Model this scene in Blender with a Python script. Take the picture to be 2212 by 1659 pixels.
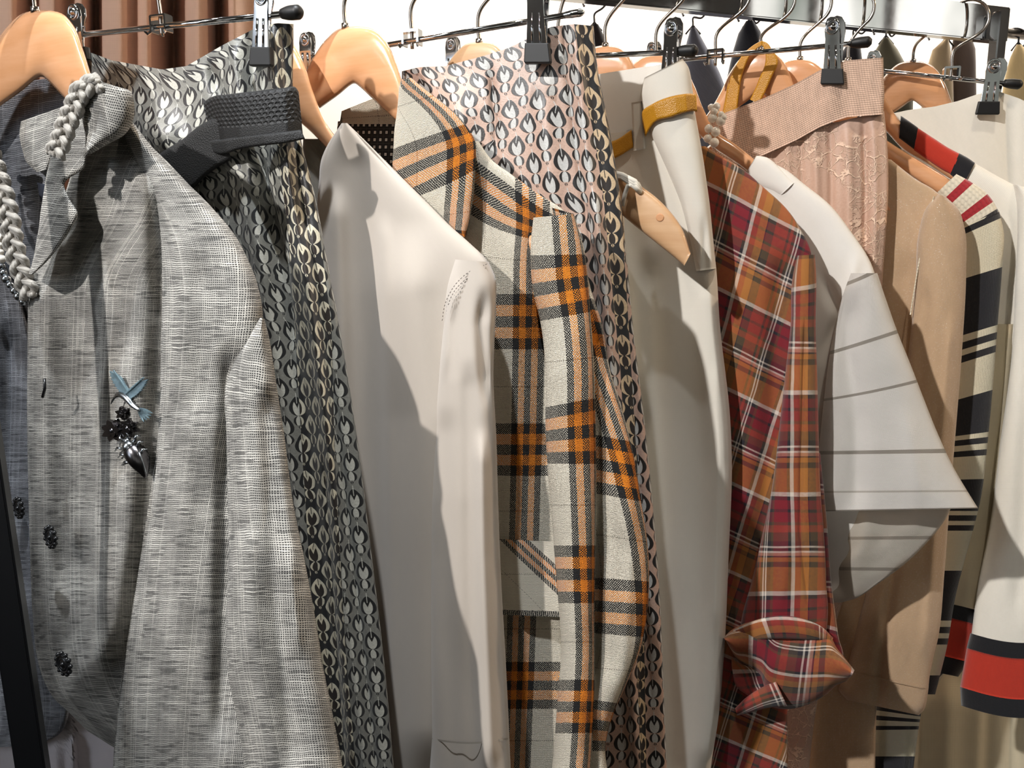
import bpy, bmesh, math, random
import numpy as np
from mathutils import Vector, Matrix, noise as mn
random.seed(7)
for _o in list(bpy.data.objects): bpy.data.objects.remove(_o)
SC = bpy.context.scene; COL = SC.collection
# ---------------------------------------------------------------- camera
W, H, F = 2212, 1659, 1790.0
PITCH = math.radians(10.0)
CAM = np.array([0.0, 0.0, 1.45])
cd = bpy.data.cameras.new('camera'); cam = bpy.data.objects.new('camera', cd); COL.objects.link(cam)
cd.sensor_fit = 'HORIZONTAL'; cd.sensor_width = 36.0; cd.lens = F / W * 36.0
cd.clip_start = 0.02; cd.clip_end = 50
cam.location = CAM; cam.rotation_euler = (math.pi / 2 - PITCH, 0, 0)
SC.camera = cam
# ---------------------------------------------------------------- view
SC.view_settings.view_transform = 'Standard'; SC.view_settings.look = 'None'
SC.view_settings.gamma = 1; SC.view_settings.use_curve_mapping = False
SC.view_settings.exposure = 0.25
# ---------------------------------------------------------------- world: soft interior surroundings
wd = bpy.data.worlds.new('world'); SC.world = wd; wd.use_nodes = True
_t = wd.node_tree; _t.nodes.clear()
_o = _t.nodes.new('ShaderNodeOutputWorld'); _b = _t.nodes.new('ShaderNodeBackground')
_r = _t.nodes.new('ShaderNodeValToRGB'); _n = _t.nodes.new('ShaderNodeTexNoise'); _c = _t.nodes.new('ShaderNodeTexCoord')
_t.links.new(_c.outputs['Generated'], _n.inputs['Vector']); _n.inputs['Scale'].default_value = 5.5
_n.inputs['Detail'].default_value = 3.0
_t.links.new(_n.outputs['Fac'], _r.inputs['Fac'])
_r.color_ramp.elements[0].position = .36; _r.color_ramp.elements[0].color = (.16, .14, .13, 1)
_r.color_ramp.elements[1].position = .56; _r.color_ramp.elements[1].color = (.95, .90, .86, 1)
_e = _r.color_ramp.elements.new(.45); _e.color = (.42, .39, .37, 1)
_t.links.new(_r.outputs['Color'], _b.inputs['Color']); _b.inputs['Strength'].default_value = 0.17
_t.links.new(_b.outputs['Background'], _o.inputs['Surface'])
# ---------------------------------------------------------------- lights
def look(o, tgt):
    o.rotation_euler = (Vector(tgt) - o.location).to_track_quat('-Z', 'Y').to_euler()
def spot(name, loc, tgt, power, col, rad, ang=70, blend=.5):
    l = bpy.data.lights.new(name, 'SPOT'); l.energy = power; l.color = col; l.shadow_soft_size = rad
    l.spot_size = math.radians(ang); l.spot_blend = blend
    o = bpy.data.objects.new(name, l); COL.objects.link(o); o.location = loc; look(o, tgt); return o
def area(name, loc, tgt, power, col, sx, sy):
    l = bpy.data.lights.new(name, 'AREA'); l.energy = power; l.color = col; l.shape = 'RECTANGLE'; l.size = sx; l.size_y = sy
    o = bpy.data.objects.new(name, l); COL.objects.link(o); o.location = loc; look(o, tgt); return o
spot('ceiling_spot_left', (-0.24, 0.20, 2.98), (-0.30, 0.60, 1.20), 140, (.90, .95, 1.0), .02, 34, .7)
spot('track_spot_key', (-1.75, -1.05, 3.0), (0.60, 0.85, 1.22), 290, (1.0, .97, .94), .035, 29, .5)
spot('ceiling_spot_warm', (0.34, 0.12, 2.98), (0.32, 0.82, 1.20), 26, (1.0, .90, .76), .03, 62, .6)
spot('ceiling_spot_side', (2.1, 0.30, 2.6), (0.2, 0.8, 1.2), 55, (1.0, .74, .50), .05, 70, .6)
spot('added_curtain_spot', (-0.75, 0.35, 2.95), (-0.50, 1.15, 1.75), 60, (1.0, .90, .80), .05, 50, .7)  # lamp added to brighten the dark curtain, no fixture known there
area('window_daylight', (-1.9, -0.7, 1.9), (0.0, 0.7, 1.2), 7, (.80, .89, 1.0), .6, .9)
area('wall_wash_light', (0.6, 1.95, 2.9), (0.6, 2.8, 1.5), 70, (1.0, .93, .84), 2.6, .3)

# ---------------------------------------------------------------- projection helpers
CP, SP = math.cos(PITCH), math.sin(PITCH)
def ray(px, py):
    xc = (np.asarray(px, float) - W / 2) / F; yc = (H / 2 - np.asarray(py, float)) / F
    return np.stack([xc + 0 * yc, CP + yc * SP + 0 * xc, -SP + yc * CP + 0 * xc], -1)
Y2 = 0.94; Y1 = 0.66
_d = ray(2045, 82); RB = _d / _d[1] * Y2            # rail bottom, right
ZR = RB[2]                                          # relative to the camera
def _railx(px, Y): return (px - W / 2) / F * (Y * CP - ZR * SP)
RL = np.array([_railx(85, Y1), Y1, ZR]); RB = np.array([_railx(2045, Y2), Y2, ZR])
RDIR = (RB - RL) / np.linalg.norm(RB - RL)
def rail_at(px):                                    # point of the rail's lower edge seen at column px
    lo, hi = -2.0, 3.0
    for _ in range(60):
        m = (lo + hi) / 2; p = RL + RDIR * m
        x = p[0] / (p[1] * CP - p[2] * SP) * F + W / 2
        if x < px: lo = m
        else: hi = m
    return RL + RDIR * lo + CAM
RAILH = .036; RAILT = .013; ZTOP = ZR + CAM[2] + RAILH
class Plane:
    def __init__(s, px, ang=26, shift=0.0):
        a = math.radians(ang); s.O = rail_at(px)
        s.u = np.array([math.cos(a), -math.sin(a), 0.]); s.n = np.array([-math.sin(a), -math.cos(a), 0.])
        s.O = s.O + s.n * shift
    def pt(s, px, py, off=0.0):
        d = ray(px, py); off = np.asarray(off, float)
        t = (off + (s.O - CAM) @ s.n) / (d @ s.n)
        return CAM + d * t[..., None]
    def v(s, px, py, off=0.0): return Vector(s.pt(px, py, off).tolist())
NV = lambda a: Vector((float(a[0]), float(a[1]), float(a[2])))

# ---------------------------------------------------------------- objects
def thing(name, label, cat, loc=(0, 0, 0), group=None):
    o = bpy.data.objects.new(name, None); COL.objects.link(o); o.location = NV(loc); o.empty_display_size = .02
    o['label'] = label; o['category'] = cat
    if group: o['group'] = group
    return o
def tag(o, label, cat, group=None, kind=None):
    if label: o['label'] = label
    if cat: o['category'] = cat
    if group: o['group'] = group
    if kind: o['kind'] = kind
    return o
def mesh_obj(name, verts, faces, mat, parent=None, uv=None, smooth=True, uv2=None):
    me = bpy.data.meshes.new(name)
    off = NV(parent_loc(parent))
    me.from_pydata([(Vector(v) - off)[:] for v in verts], [], faces); me.update()
    if uv is not None:
        L = me.uv_layers.new(name='UVMap')
        li = np.zeros(len(me.loops), dtype=np.int32); me.loops.foreach_get('vertex_index', li)
        L.data.foreach_set('uv', np.asarray(uv, dtype=np.float32)[li].ravel())
        if uv2 is not None:
            L2 = me.uv_layers.new(name='panel')
            L2.data.foreach_set('uv', np.asarray(uv2, dtype=np.float32)[li].ravel())
    if smooth: me.polygons.foreach_set('use_smooth', [True] * len(me.polygons))
    me.materials.append(mat)
    o = bpy.data.objects.new(name, me); COL.objects.link(o)
    if parent is not None: o.parent = parent
    return o
def parent_loc(p):
    x = Vector((0, 0, 0))
    while p is not None: x = x + p.location; p = p.parent
    return x
def from_bm(name, bm, mat, parent=None, smooth=False, auto=None):
    off = NV(parent_loc(parent))
    bmesh.ops.translate(bm, verts=bm.verts, vec=-off)
    bmesh.ops.recalc_face_normals(bm, faces=bm.faces)
    me = bpy.data.meshes.new(name); bm.to_mesh(me); bm.free()
    if smooth: me.polygons.foreach_set('use_smooth', [True] * len(me.polygons))
    me.materials.append(mat)
    o = bpy.data.objects.new(name, me); COL.objects.link(o)
    if parent is not None: o.parent = parent
    if auto:
        try: me.set_sharp_from_angle(angle=math.radians(auto))
        except Exception: pass
    return o
def spline(pts, n):
    """smooth resampling of a polyline of k-dim points (centripetal-ish Catmull-Rom)"""
    p = np.asarray(pts, float)
    if len(p) == 2:
        t = np.linspace(0, 1, n)[:, None]; return p[0] * (1 - t) + p[1] * t
    d = np.maximum(np.linalg.norm(np.diff(p, axis=0), axis=1), 1e-6); T = np.r_[0, np.cumsum(d)]
    m = np.zeros_like(p); s = np.diff(p, axis=0) / d[:, None]
    m[1:-1] = (s[:-1] * d[1:, None] + s[1:] * d[:-1, None]) / (d[:-1] + d[1:])[:, None]
    m[0] = s[0]; m[-1] = s[-1]
    t = np.linspace(0, T[-1], n); k = np.clip(np.searchsorted(T, t, side='right') - 1, 0, len(d) - 1)
    h = d[k][:, None]; x = ((t - T[k]) / d[k])[:, None]
    return ((2*x**3-3*x**2+1)*p[k] + (x**3-2*x**2+x)*h*m[k] + (-2*x**3+3*x**2)*p[k+1] + (x**3-x**2)*h*m[k+1])
def sm(e0, e1, x):
    t = np.clip((x - e0) / (e1 - e0), 0, 1); return t * t * (3 - 2 * t)
def vnoise(x, y, z=0.0):
    return np.vectorize(lambda a, b: mn.noise(Vector((a, b, z))))(x, y)

def cloth(name, P, rows, mat, parent=None, off=0.0, th=.006, k=2.6, folds=(), nz=(0.0, 6, 2), anchor=.5, N=60, M=90,
          back=True, panel=None, uv0=(0, 0), seed=0, offs=None, bth=None, shear=0.0, close=False, vfun=None, ufold=False, vanchor=None):
    """a garment piece: front skin through the traced outline rows, curved over to a back skin.
    rows (xL, yL, xR, yR) ; folds (pts[(x,y)..], amp_m, width_px[, 'g'|'s'|'c'])"""
    R = spline([r[:4] for r in rows], M)
    w = np.linspace(0, 1, N); 
    X = R[:, 0:1] * (1 - w) + R[:, 2:3] * w; Yp = R[:, 1:2] * (1 - w) + R[:, 3:4] * w
    e = (1 - np.abs(2 * w - 1) ** k) ** (1 / k)
    D = np.full(X.shape, float(off)) + th * e[None, :]
    tt = np.linspace(0, 1, M)
    if offs is not None:
        D += np.interp(tt, np.linspace(0, 1, len(offs)), offs)[:, None]
    f = np.zeros_like(D)
    for fd in folds:
        pts, amp, wid = fd[:3]; kind = fd[3] if len(fd) > 3 else 'g'
        py = [q[1] for q in pts]; pxs = [q[0] for q in pts]
        x0 = np.interp(Yp, py, pxs); q = (X - x0) / wid
        fl = max(50, 2.2 * wid) if abs(amp) > .004 else 40
        fade = sm(py[0] - 30, py[0] + fl, Yp) * (1 - sm(py[-1] - fl, py[-1] + 40, Yp))
        if kind == 'g': g = np.exp(-q * q)
        elif kind == 's': g = 1 / (1 + np.exp(-3 * q))            # step up to the right
        elif kind == 'z': g = 1 / (1 + np.exp(3 * q))             # step up to the left
        else: g = np.exp(-np.abs(q) * 2)                          # sharp crease
        f += amp * g * fade
    edge = np.minimum(1, np.minimum(w, 1 - w) * 14)[None, :]
    if ufold: D = D + f * edge
    Pz = P.pt(X, Yp, D)
    # fabric coordinates measured along the cloth
    du = np.linalg.norm(np.diff(Pz, axis=1), axis=2); U = np.concatenate([np.zeros((M, 1)), np.cumsum(du, 1)], 1)
    ia = anchor * (N - 1); i0 = int(ia); U = U - U[:, i0:i0 + 1]
    iv = i0 if vanchor is None else int(vanchor * (N - 1))
    dv = np.linalg.norm(np.diff(Pz, axis=0), axis=2)[:, max(0, iv - 2):iv + 3].mean(1); V = np.r_[0, np.cumsum(dv)][:, None] + 0 * U
    U = U + shear * V + uv0[0]; V = -V + uv0[1]
    if vfun is not None: V = V + vfun(X, Yp)
    if not ufold: D = D + f * edge; Pz = P.pt(X, Yp, D)
    if nz[0]:
        a, fx, fy = nz
        nn = vnoise(U * fx * 4 + seed * 3.1, V * fy * 4, seed) + .5 * vnoise(U * fx * 9 + seed, V * fy * 9, seed + 5)
        D = D + a * nn * edge; Pz = P.pt(X, Yp, D)
    verts = Pz.reshape(-1, 3).tolist(); uv = np.stack([U, V], -1).reshape(-1, 2).tolist()
    pn = None
    if panel is not None:
        pl = np.full(X.shape, -9.0)
        for (ys, xl, xr) in panel:
            pl = np.maximum(pl, np.minimum(X - np.interp(Yp, ys, xl), np.interp(Yp, ys, xr) - X))
        pn = np.stack([np.clip(pl, -30, 30) / 30, U * 0], -1).reshape(-1, 2).tolist()
    faces = []
    I = lambda j, i: j * N + i
    for j in range(M - 1):
        for i in range(N - 1): faces.append((I(j, i), I(j + 1, i), I(j + 1, i + 1), I(j, i + 1)))
    if back:
        bt = bth if bth is not None else th
        base = len(verts); NB = N - 2
        Q = P.pt(X, Yp, D - (bt + th) * e[None, :] * .98 - .0008)[:, 1:-1]
        verts += Q.reshape(-1, 3).tolist()
        uv += np.stack([U[:, 1:-1] + .5, V[:, 1:-1]], -1).reshape(-1, 2).tolist()
        if pn is not None: pn += np.stack([np.clip(pl, -30, 30) / 30, U * 0], -1)[:, 1:-1].reshape(-1, 2).tolist()
        B = lambda j, i: (I(j, 0) if i == 0 else I(j, N - 1) if i == N - 1 else base + j * NB + i - 1)
        for j in range(M - 1):
            for i in range(N - 1): faces.append((B(j, i), B(j, i + 1), B(j + 1, i + 1), B(j + 1, i)))
        if close:
            for j in (0, M - 1):
                for i in range(N - 1):
                    a = [I(j, i), I(j, i + 1)]; b = [B(j, i + 1), B(j, i)]
                    fc = a + [q for q in b if q not in a]
                    if len(fc) > 2: faces.append(tuple(fc if j else fc[::-1]))
    return mesh_obj(name, verts, faces, mat, parent, uv, True, pn)

def rowsy(L, Rr, ys):
    """rows from left/right polylines [(x,y)..] at heights ys"""
    lx = [p[0] for p in L]; ly = [p[1] for p in L]; rx = [p[0] for p in Rr]; ry = [p[1] for p in Rr]
    return [(float(np.interp(y, ly, lx)), y, float(np.interp(y, ry, rx)), y) for y in ys]

def tube(path, rad, seg=10, closed=False, bm=None, caps=True):
    p = [Vector(q) for q in path]; n = len(p)
    own = bm is None
    if own: bm = bmesh.new()
    rs = rad if hasattr(rad, '__len__') else [rad] * n
    T = []
    for i in range(n):
        a = p[(i - 1) % n] if (closed or i) else p[0]; b = p[(i + 1) % n] if (closed or i < n - 1) else p[-1]
        T.append((b - a).normalized())
    up = Vector((0, 0, 1)) if abs(T[0].z) < .9 else Vector((1, 0, 0))
    nrm = (up - T[0] * up.dot(T[0])).normalized(); rings = []
    for i in range(n):
        nrm = (nrm - T[i] * nrm.dot(T[i])).normalized(); bn = T[i].cross(nrm)
        rings.append([bm.verts.new(p[i] + (nrm * math.cos(2*math.pi*k/seg) + bn * math.sin(2*math.pi*k/seg)) * rs[i]) for k in range(seg)])
    for i in range(n - 1 + (1 if closed else 0)):
        A, B = rings[i], rings[(i + 1) % n]
        for k in range(seg): bm.faces.new((A[k], A[(k+1) % seg], B[(k+1) % seg], B[k]))
    if not closed and caps:
        bm.faces.new(rings[0][::-1]); bm.faces.new(rings[-1])
    return bm
def sph(bm, c, r, seg=16, sc=None):
    m = Matrix.Translation(NV(c))
    if sc is not None: m = m @ sc
    g = bmesh.ops.create_uvsphere(bm, u_segments=seg, v_segments=max(6, seg * 2 // 3), radius=r, matrix=m)
    return g['verts']
def prism(P, outline, o0, o1, bev=0.0, seg=2, bm=None, holes=None):
    """pixel-traced outline on plane P extruded between two depth offsets"""
    if bm is None: bm = bmesh.new()
    xs = [q[0] for q in outline]; ys = [q[1] for q in outline]
    fr = P.pt(np.array(xs), np.array(ys), o1); bk = fr - P.n * (o1 - o0)
    a = [bm.verts.new(NV(q)) for q in fr]; b = [bm.verts.new(NV(q)) for q in bk]; n = len(a)
    fs = [bm.faces.new(a), bm.faces.new(b[::-1])]
    for i in range(n): fs.append(bm.faces.new((a[i], b[i], b[(i+1) % n], a[(i+1) % n])))
    if bev > 0:
        ed = set()
        for f in fs[:2]:
            for e in f.edges: ed.add(e)
        bmesh.ops.bevel(bm, geom=list(ed), offset=bev, segments=seg, affect='EDGES', profile=.5, clamp_overlap=True)
    return bm
def smooth_poly(pts, n): 
    q = spline(list(pts) + [pts[0]], n + 1)[:-1]; return [tuple(x) for x in q]
def box(bm, c, s, rot=None, bev=0.0):
    m = Matrix.Translation(NV(c))
    if rot is not None: m = m @ rot
    m = m @ Matrix.Diagonal((s[0], s[1], s[2], 1))
    g = bmesh.ops.create_cube(bm, size=1.0, matrix=m)
    if bev:
        ed = set(e for v in g['verts'] for e in v.link_edges)
        bmesh.ops.bevel(bm, geom=list(ed), offset=bev, segments=2, affect='EDGES', clamp_overlap=True)
    return bm
# ================================================================ procedural materials
class G:
    """tiny expression builder over shader math nodes"""
    def __init__(s, name, rough=.8, bump=0.0):
        s.m = bpy.data.materials.new(name); s.m.use_nodes = True; s.t = s.m.node_tree
        s.bsdf = s.t.nodes['Principled BSDF']; s.bsdf.inputs['Roughness'].default_value = rough
        s.uvn = None
    def node(s, k): return s.t.nodes.new(k)
    def uv(s, layer='UVMap'):
        n = s.node('ShaderNodeUVMap'); n.uv_map = layer; q = s.node('ShaderNodeSeparateXYZ'); s.t.links.new(n.outputs[0], q.inputs[0])
        return X(s, q.outputs[0]), X(s, q.outputs[1])
    def obj(s):
        n = s.node('ShaderNodeTexCoord'); q = s.node('ShaderNodeSeparateXYZ'); s.t.links.new(n.outputs['Object'], q.inputs[0])
        return X(s, q.outputs[0]), X(s, q.outputs[1]), X(s, q.outputs[2])
    def f(s, op, *a, clamp=False):
        n = s.node('ShaderNodeMath'); n.operation = op; n.use_clamp = clamp
        for i, v in enumerate(a):
            if isinstance(v, X): s.t.links.new(v.s, n.inputs[i])
            else: n.inputs[i].default_value = float(v)
        return X(s, n.outputs[0])
    def vec(s, x, y, z=0.0):
        n = s.node('ShaderNodeCombineXYZ')
        for i, v in enumerate((x, y, z)):
            if isinstance(v, X): s.t.links.new(v.s, n.inputs[i])
            else: n.inputs[i].default_value = float(v)
        return n.outputs[0]
    def noise(s, x, y, z=0.0, scale=1.0, detail=2.0, rough=.5):
        n = s.node('ShaderNodeTexNoise'); s.t.links.new(s.vec(x, y, z), n.inputs['Vector'])
        n.inputs['Scale'].default_value = scale; n.inputs['Detail'].default_value = detail; n.inputs['Roughness'].default_value = rough
        return X(s, n.outputs[0])
    def white(s, x, y=0.0):
        n = s.node('ShaderNodeTexWhiteNoise'); n.noise_dimensions = '2D'
        s.t.links.new(s.vec(x, y), n.inputs['Vector']); return X(s, n.outputs[0])
    def voro(s, x, y, scale=1.0, feature='DISTANCE_TO_EDGE', rnd=1.0):
        n = s.node('ShaderNodeTexVoronoi'); n.voronoi_dimensions = '2D'; n.feature = feature
        s.t.links.new(s.vec(x, y), n.inputs['Vector']); n.inputs['Scale'].default_value = scale; n.inputs['Randomness'].default_value = rnd
        return X(s, n.outputs['Distance'])
    def mixc(s, fac, a, b):
        n = s.node('ShaderNodeMix'); n.data_type = 'RGBA'
        if isinstance(fac, X): s.t.links.new(fac.s, n.inputs[0])
        else: n.inputs[0].default_value = fac
        for v, i in ((a, 6), (b, 7)):
            if isinstance(v, tuple): n.inputs[i].default_value = (*v, 1)
            else: s.t.links.new(v, n.inputs[i])
        return n.outputs[2]
    def rgb(s, hexs): return lin(hexs)
    def ramp(s, x, stops, const=True):
        n = s.node('ShaderNodeValToRGB'); s.t.links.new(x.s, n.inputs[0]); cr = n.color_ramp
        if const: cr.interpolation = 'CONSTANT'
        cr.elements[0].position = stops[0][0]; cr.elements[0].color = (*stops[0][1], 1)
        cr.elements[1].position = stops[-1][0]; cr.elements[1].color = (*stops[-1][1], 1)
        for p, c in stops[1:-1]:
            e = cr.elements.new(p); e.color = (*c, 1)
        return n.outputs[0]
    def color(s, c):
        if isinstance(c, tuple): s.bsdf.inputs['Base Color'].default_value = (*c, 1)
        else: s.t.links.new(c, s.bsdf.inputs['Base Color'])
    def bump(s, h, dist=.001, strength=1.0):
        n = s.node('ShaderNodeBump'); n.inputs['Distance'].default_value = dist; n.inputs['Strength'].default_value = strength
        s.t.links.new(h.s, n.inputs['Height']); s.t.links.new(n.outputs[0], s.bsdf.inputs['Normal'])
    def set(s, **kw):
        for k, v in kw.items():
            i = s.bsdf.inputs[k.replace('_', ' ')]
            if isinstance(v, X): s.t.links.new(v.s, i)
            elif isinstance(v, tuple): i.default_value = (*v, 1)
            else: i.default_value = v
        return s
class X:
    def __init__(s, g, sock): s.g = g; s.s = sock
    def __add__(s, o): return s.g.f('ADD', s, o)
    __radd__ = __add__
    def __sub__(s, o): return s.g.f('SUBTRACT', s, o)
    def __rsub__(s, o): return s.g.f('SUBTRACT', o, s)
    def __mul__(s, o): return s.g.f('MULTIPLY', s, o)
    __rmul__ = __mul__
    def __truediv__(s, o): return s.g.f('DIVIDE', s, o)
    def __neg__(s): return s.g.f('MULTIPLY', s, -1)
    def abs(s): return s.g.f('ABSOLUTE', s)
    def frac(s): return s.g.f('FRACT', s)
    def floor(s): return s.g.f('FLOOR', s)
    def sqrt(s): return s.g.f('SQRT', s)
    def sin(s): return s.g.f('SINE', s)
    def clamp(s): return s.g.f('ADD', s, 0, clamp=True)
    def mod(s, o): return s.g.f('FLOORED_MODULO', s, o)
    def mx(s, o): return s.g.f('MAXIMUM', s, o)
    def mi(s, o): return s.g.f('MINIMUM', s, o)
    def gt(s, o): return s.g.f('GREATER_THAN', s, o)
    def lt(s, o): return s.g.f('LESS_THAN', s, o)
    def step(s, e0, e1):
        n = s.g.node('ShaderNodeMapRange'); n.interpolation_type = 'SMOOTHSTEP'
        s.g.t.links.new(s.s, n.inputs[0])
        if e0 < e1:
            n.inputs[1].default_value = e0; n.inputs[2].default_value = e1; n.inputs[3].default_value = 0; n.inputs[4].default_value = 1
        else:
            n.inputs[1].default_value = e1; n.inputs[2].default_value = e0; n.inputs[3].default_value = 1; n.inputs[4].default_value = 0
        return X(s.g, n.outputs[0])
def lin(c):
    c = c.lstrip('#'); v = [int(c[i:i+2], 16) / 255 for i in (0, 2, 4)]
    return tuple(x / 12.92 if x <= .04045 else ((x + .055) / 1.055) ** 2.4 for x in v)

def m_plain(name, hexs, rough=.8, noise_amt=.12, nscale=30, bump=0.0, **kw):
    g = G(name, rough); x, y, z = g.obj(); n = g.noise(x, y, z, nscale, 4)
    c = lin(hexs); g.color(g.mixc((n - .5) * 1.0 + .5, tuple(v * (1 - noise_amt) for v in c), tuple(min(1, v * (1 + noise_amt)) for v in c)))
    if bump: g.bump(g.noise(x, y, z, nscale * 8, 3), bump)
    g.set(**kw); return g.m
def m_fabric(name, hexs, pitch=.0007, twill=True, rough=.85, amt=.10, bump=.0003, sheen=.2, sparkle=0, trans=0.0, hscale=1.0):
    """plain dyed cloth with a woven grain along its own threads"""
    g = G(name, rough); u, v = g.uv(); c = lin(hexs)
    if twill: d = ((u * 1.6 + v) / pitch); w = (d * 2 * math.pi / 2).sin() * .5 + .5
    else: w = ((u / pitch * math.pi).sin().abs() + (v / (pitch * hscale) * math.pi).sin().abs()) * .5
    n = g.noise(u, v * .4, 0, 160, 4); k = (w * .6 + n * .8 - .2).clamp()
    g.color(g.mixc(k, tuple(q * (1 - amt * 2) for q in c), tuple(min(1, q * (1 + amt * .6)) for q in c)))
    g.bump(w * .6 + n * .6, bump)
    g.set(Sheen_Weight=sheen, Sheen_Roughness=.5)
    if sparkle:
        s_ = g.white((u / .0008).floor(), (v / .0008).floor()); g.set(Roughness=s_.gt(.93) * -.5 + .78); g.set(Specular_IOR_Level=s_.gt(.93) * 1.0 + .3)
    if trans: add_trans(g, trans, c)
    return g.m
def add_trans(g, amt, c):
    tr = g.node('ShaderNodeBsdfTranslucent'); tr.inputs[0].default_value = (*c, 1); mx = g.node('ShaderNodeMixShader'); mx.inputs[0].default_value = amt
    out = [n for n in g.t.nodes if n.type == 'OUTPUT_MATERIAL'][0]
    g.t.links.new(g.bsdf.outputs[0], mx.inputs[1]); g.t.links.new(tr.outputs[0], mx.inputs[2]); g.t.links.new(mx.outputs[0], out.inputs[0])

def m_tweed(name, pitch=.0017, light='#e6e2d9', mid='#a3a09a', dark='#17181a', scale_v=1.0):
    """open gauze weave: pale threads over dark holes, slubby horizontals"""
    g = G(name, .9); u, v = g.uv()
    u = u + (g.noise(u, v, 0, 90, 2) - .5) * .0020; v = v + (g.noise(u, v, 7, 90, 2) - .5) * .0020
    a = u / pitch; b = v / (pitch * .92); ia = a.floor(); ib = b.floor()
    fa = (a.frac() - .5).abs() * 2; fb = (b.frac() - .5).abs() * 2
    wa = g.white(ia, 3.0); wb = g.white(9.0, ib)                           # per-thread character
    sa = g.noise(ia * 3.7, v, 0, 70, 2); sb = g.noise(u, ib * 3.7, 5, 55, 3)   # slub along each thread
    tha = (sa * .8 + wa * .25 - .16); thb = (sb * .9 + wb * .30 - .20)
    ca = (1 - fa - (.685 - tha * .50)).step(-.14, .14); cb = (1 - fb - (.715 - thb * .55)).step(-.14, .14)
    patch = g.noise(u, v, 11, 28, 3).step(.35, .68)
    dk = g.noise(u * .30, ib * 1.0, 2, 90, 2).step(.50, .62) * wb.step(.15, .5)      # dark slub dashes
    cover = ca.mx(cb)
    lum_a = (wa.step(.70, .98) * .30 + .56) * (1 - dk * .35); lum_b = wb.step(.2, .95) * .26 + .64
    lum = (ca * lum_a).mx(cb * lum_b * (1 - dk * .80)) * (patch * .42 + .60)
    lum = lum * (1 - g.noise(u, v, 3, 900, 2).step(.45, .75) * .3)
    c = g.mixc((lum * 1.0).clamp(), lin(dark), lin(light))
    g.color(c); g.bump(lum, .0006); return g.m

def m_jacquard(name, ground='#c4cbd0', ring='#1b1c20', leaf='#d8dad8', dground='#1c1d20', dring='#e0d8c0', pw=.0262, ph=.0335):
    g = G(name, .42); u, v = g.uv(); pn, _ = g.uv('panel')
    dark = pn.step(-.01, .01)
    cent = (u / (pw * .5) + .5).floor()
    def lattice(ou, ov):
        x = ((u / pw + ou).frac() - .5) * 2.05      # -1..1 over two columns, 1 = drop-width unit
        y = (v / ph + ov).frac()
        ax = x.abs()
        # big drop: centre y .62, pointed top
        dy = y - .60; up = dy.mx(0.0); ry = up.gt(0.0001) * .095 + .215
        wdt = .61 - up * 0.40 - up * up * 1.7                           # narrows to a point upward
        r = ((ax / wdt.mx(.03)) * (ax / wdt.mx(.03)) + (dy / ry) * (dy / ry)).sqrt()
        ring_o = r.step(1.03, .97)
        r2 = ((ax / .33) * (ax / .33) + ((y - .60) / .205) * ((y - .60) / .205)).sqrt()
        leaf_i = r2.step(1.04, .96)
        leafm = leaf_i * (y - (.60 + ax * .80)).step(.012, -.012)
        bot = (ax - .05).step(.0, .03).mx((y - .41).step(0, .02))
        big = ring_o * (1 - leafm) * bot
        # stem line through the top of the drop
        line_ = ax.step(.035, .02) * (y - .72).step(-.01, .01)
        # small heart below
        hy = y - .25
        hr = ((ax / .37) * (ax / .37) + (hy / .135) * (hy / .135)).sqrt(); ho = hr.step(1.05, .95)
        hr2 = ((ax / .20) * (ax / .20) + ((hy + .015) / .145) * ((hy + .015) / .145)).sqrt(); hi = hr2.step(1.05, .95)
        gap = (ax - .05).step(0, .02)
        small = ho * (1 - hi) * gap
        loz = ((ax / .11) + ((y - .085) / .065).abs()).step(1.05, .9) * (1 - ax.step(.03, .02))
        blk = big.mx(small).mx(loz); lf = (leafm * ring_o).mx(hi * (hy + .12).step(0, .01)).mx(line_)
        return blk, lf
    b1, l1 = lattice(0.0, 0.0); b2, l2 = lattice(.5, .5)
    blk = b1.mx(b2 * (1 - l1)); lf = l1.mx(l2)
    n = g.noise(u, v, 0, 700, 3)
    cl = g.mixc(lf, g.mixc(blk, lin(ground), lin(ring)), lin(leaf))
    cdk = g.mixc(lf, g.mixc(blk, lin(dground), lin(dring)), lin('#2a221e'))
    c = g.mixc(dark, cl, cdk)
    g.color(g.mixc((n * .5).clamp(), c, (0.02, .02, .02))); 
    g.bump(blk * .5 + n * .5, .00025)
    g.set(Sheen_Weight=.1, Specular_IOR_Level=.6)
    return g.m

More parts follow.
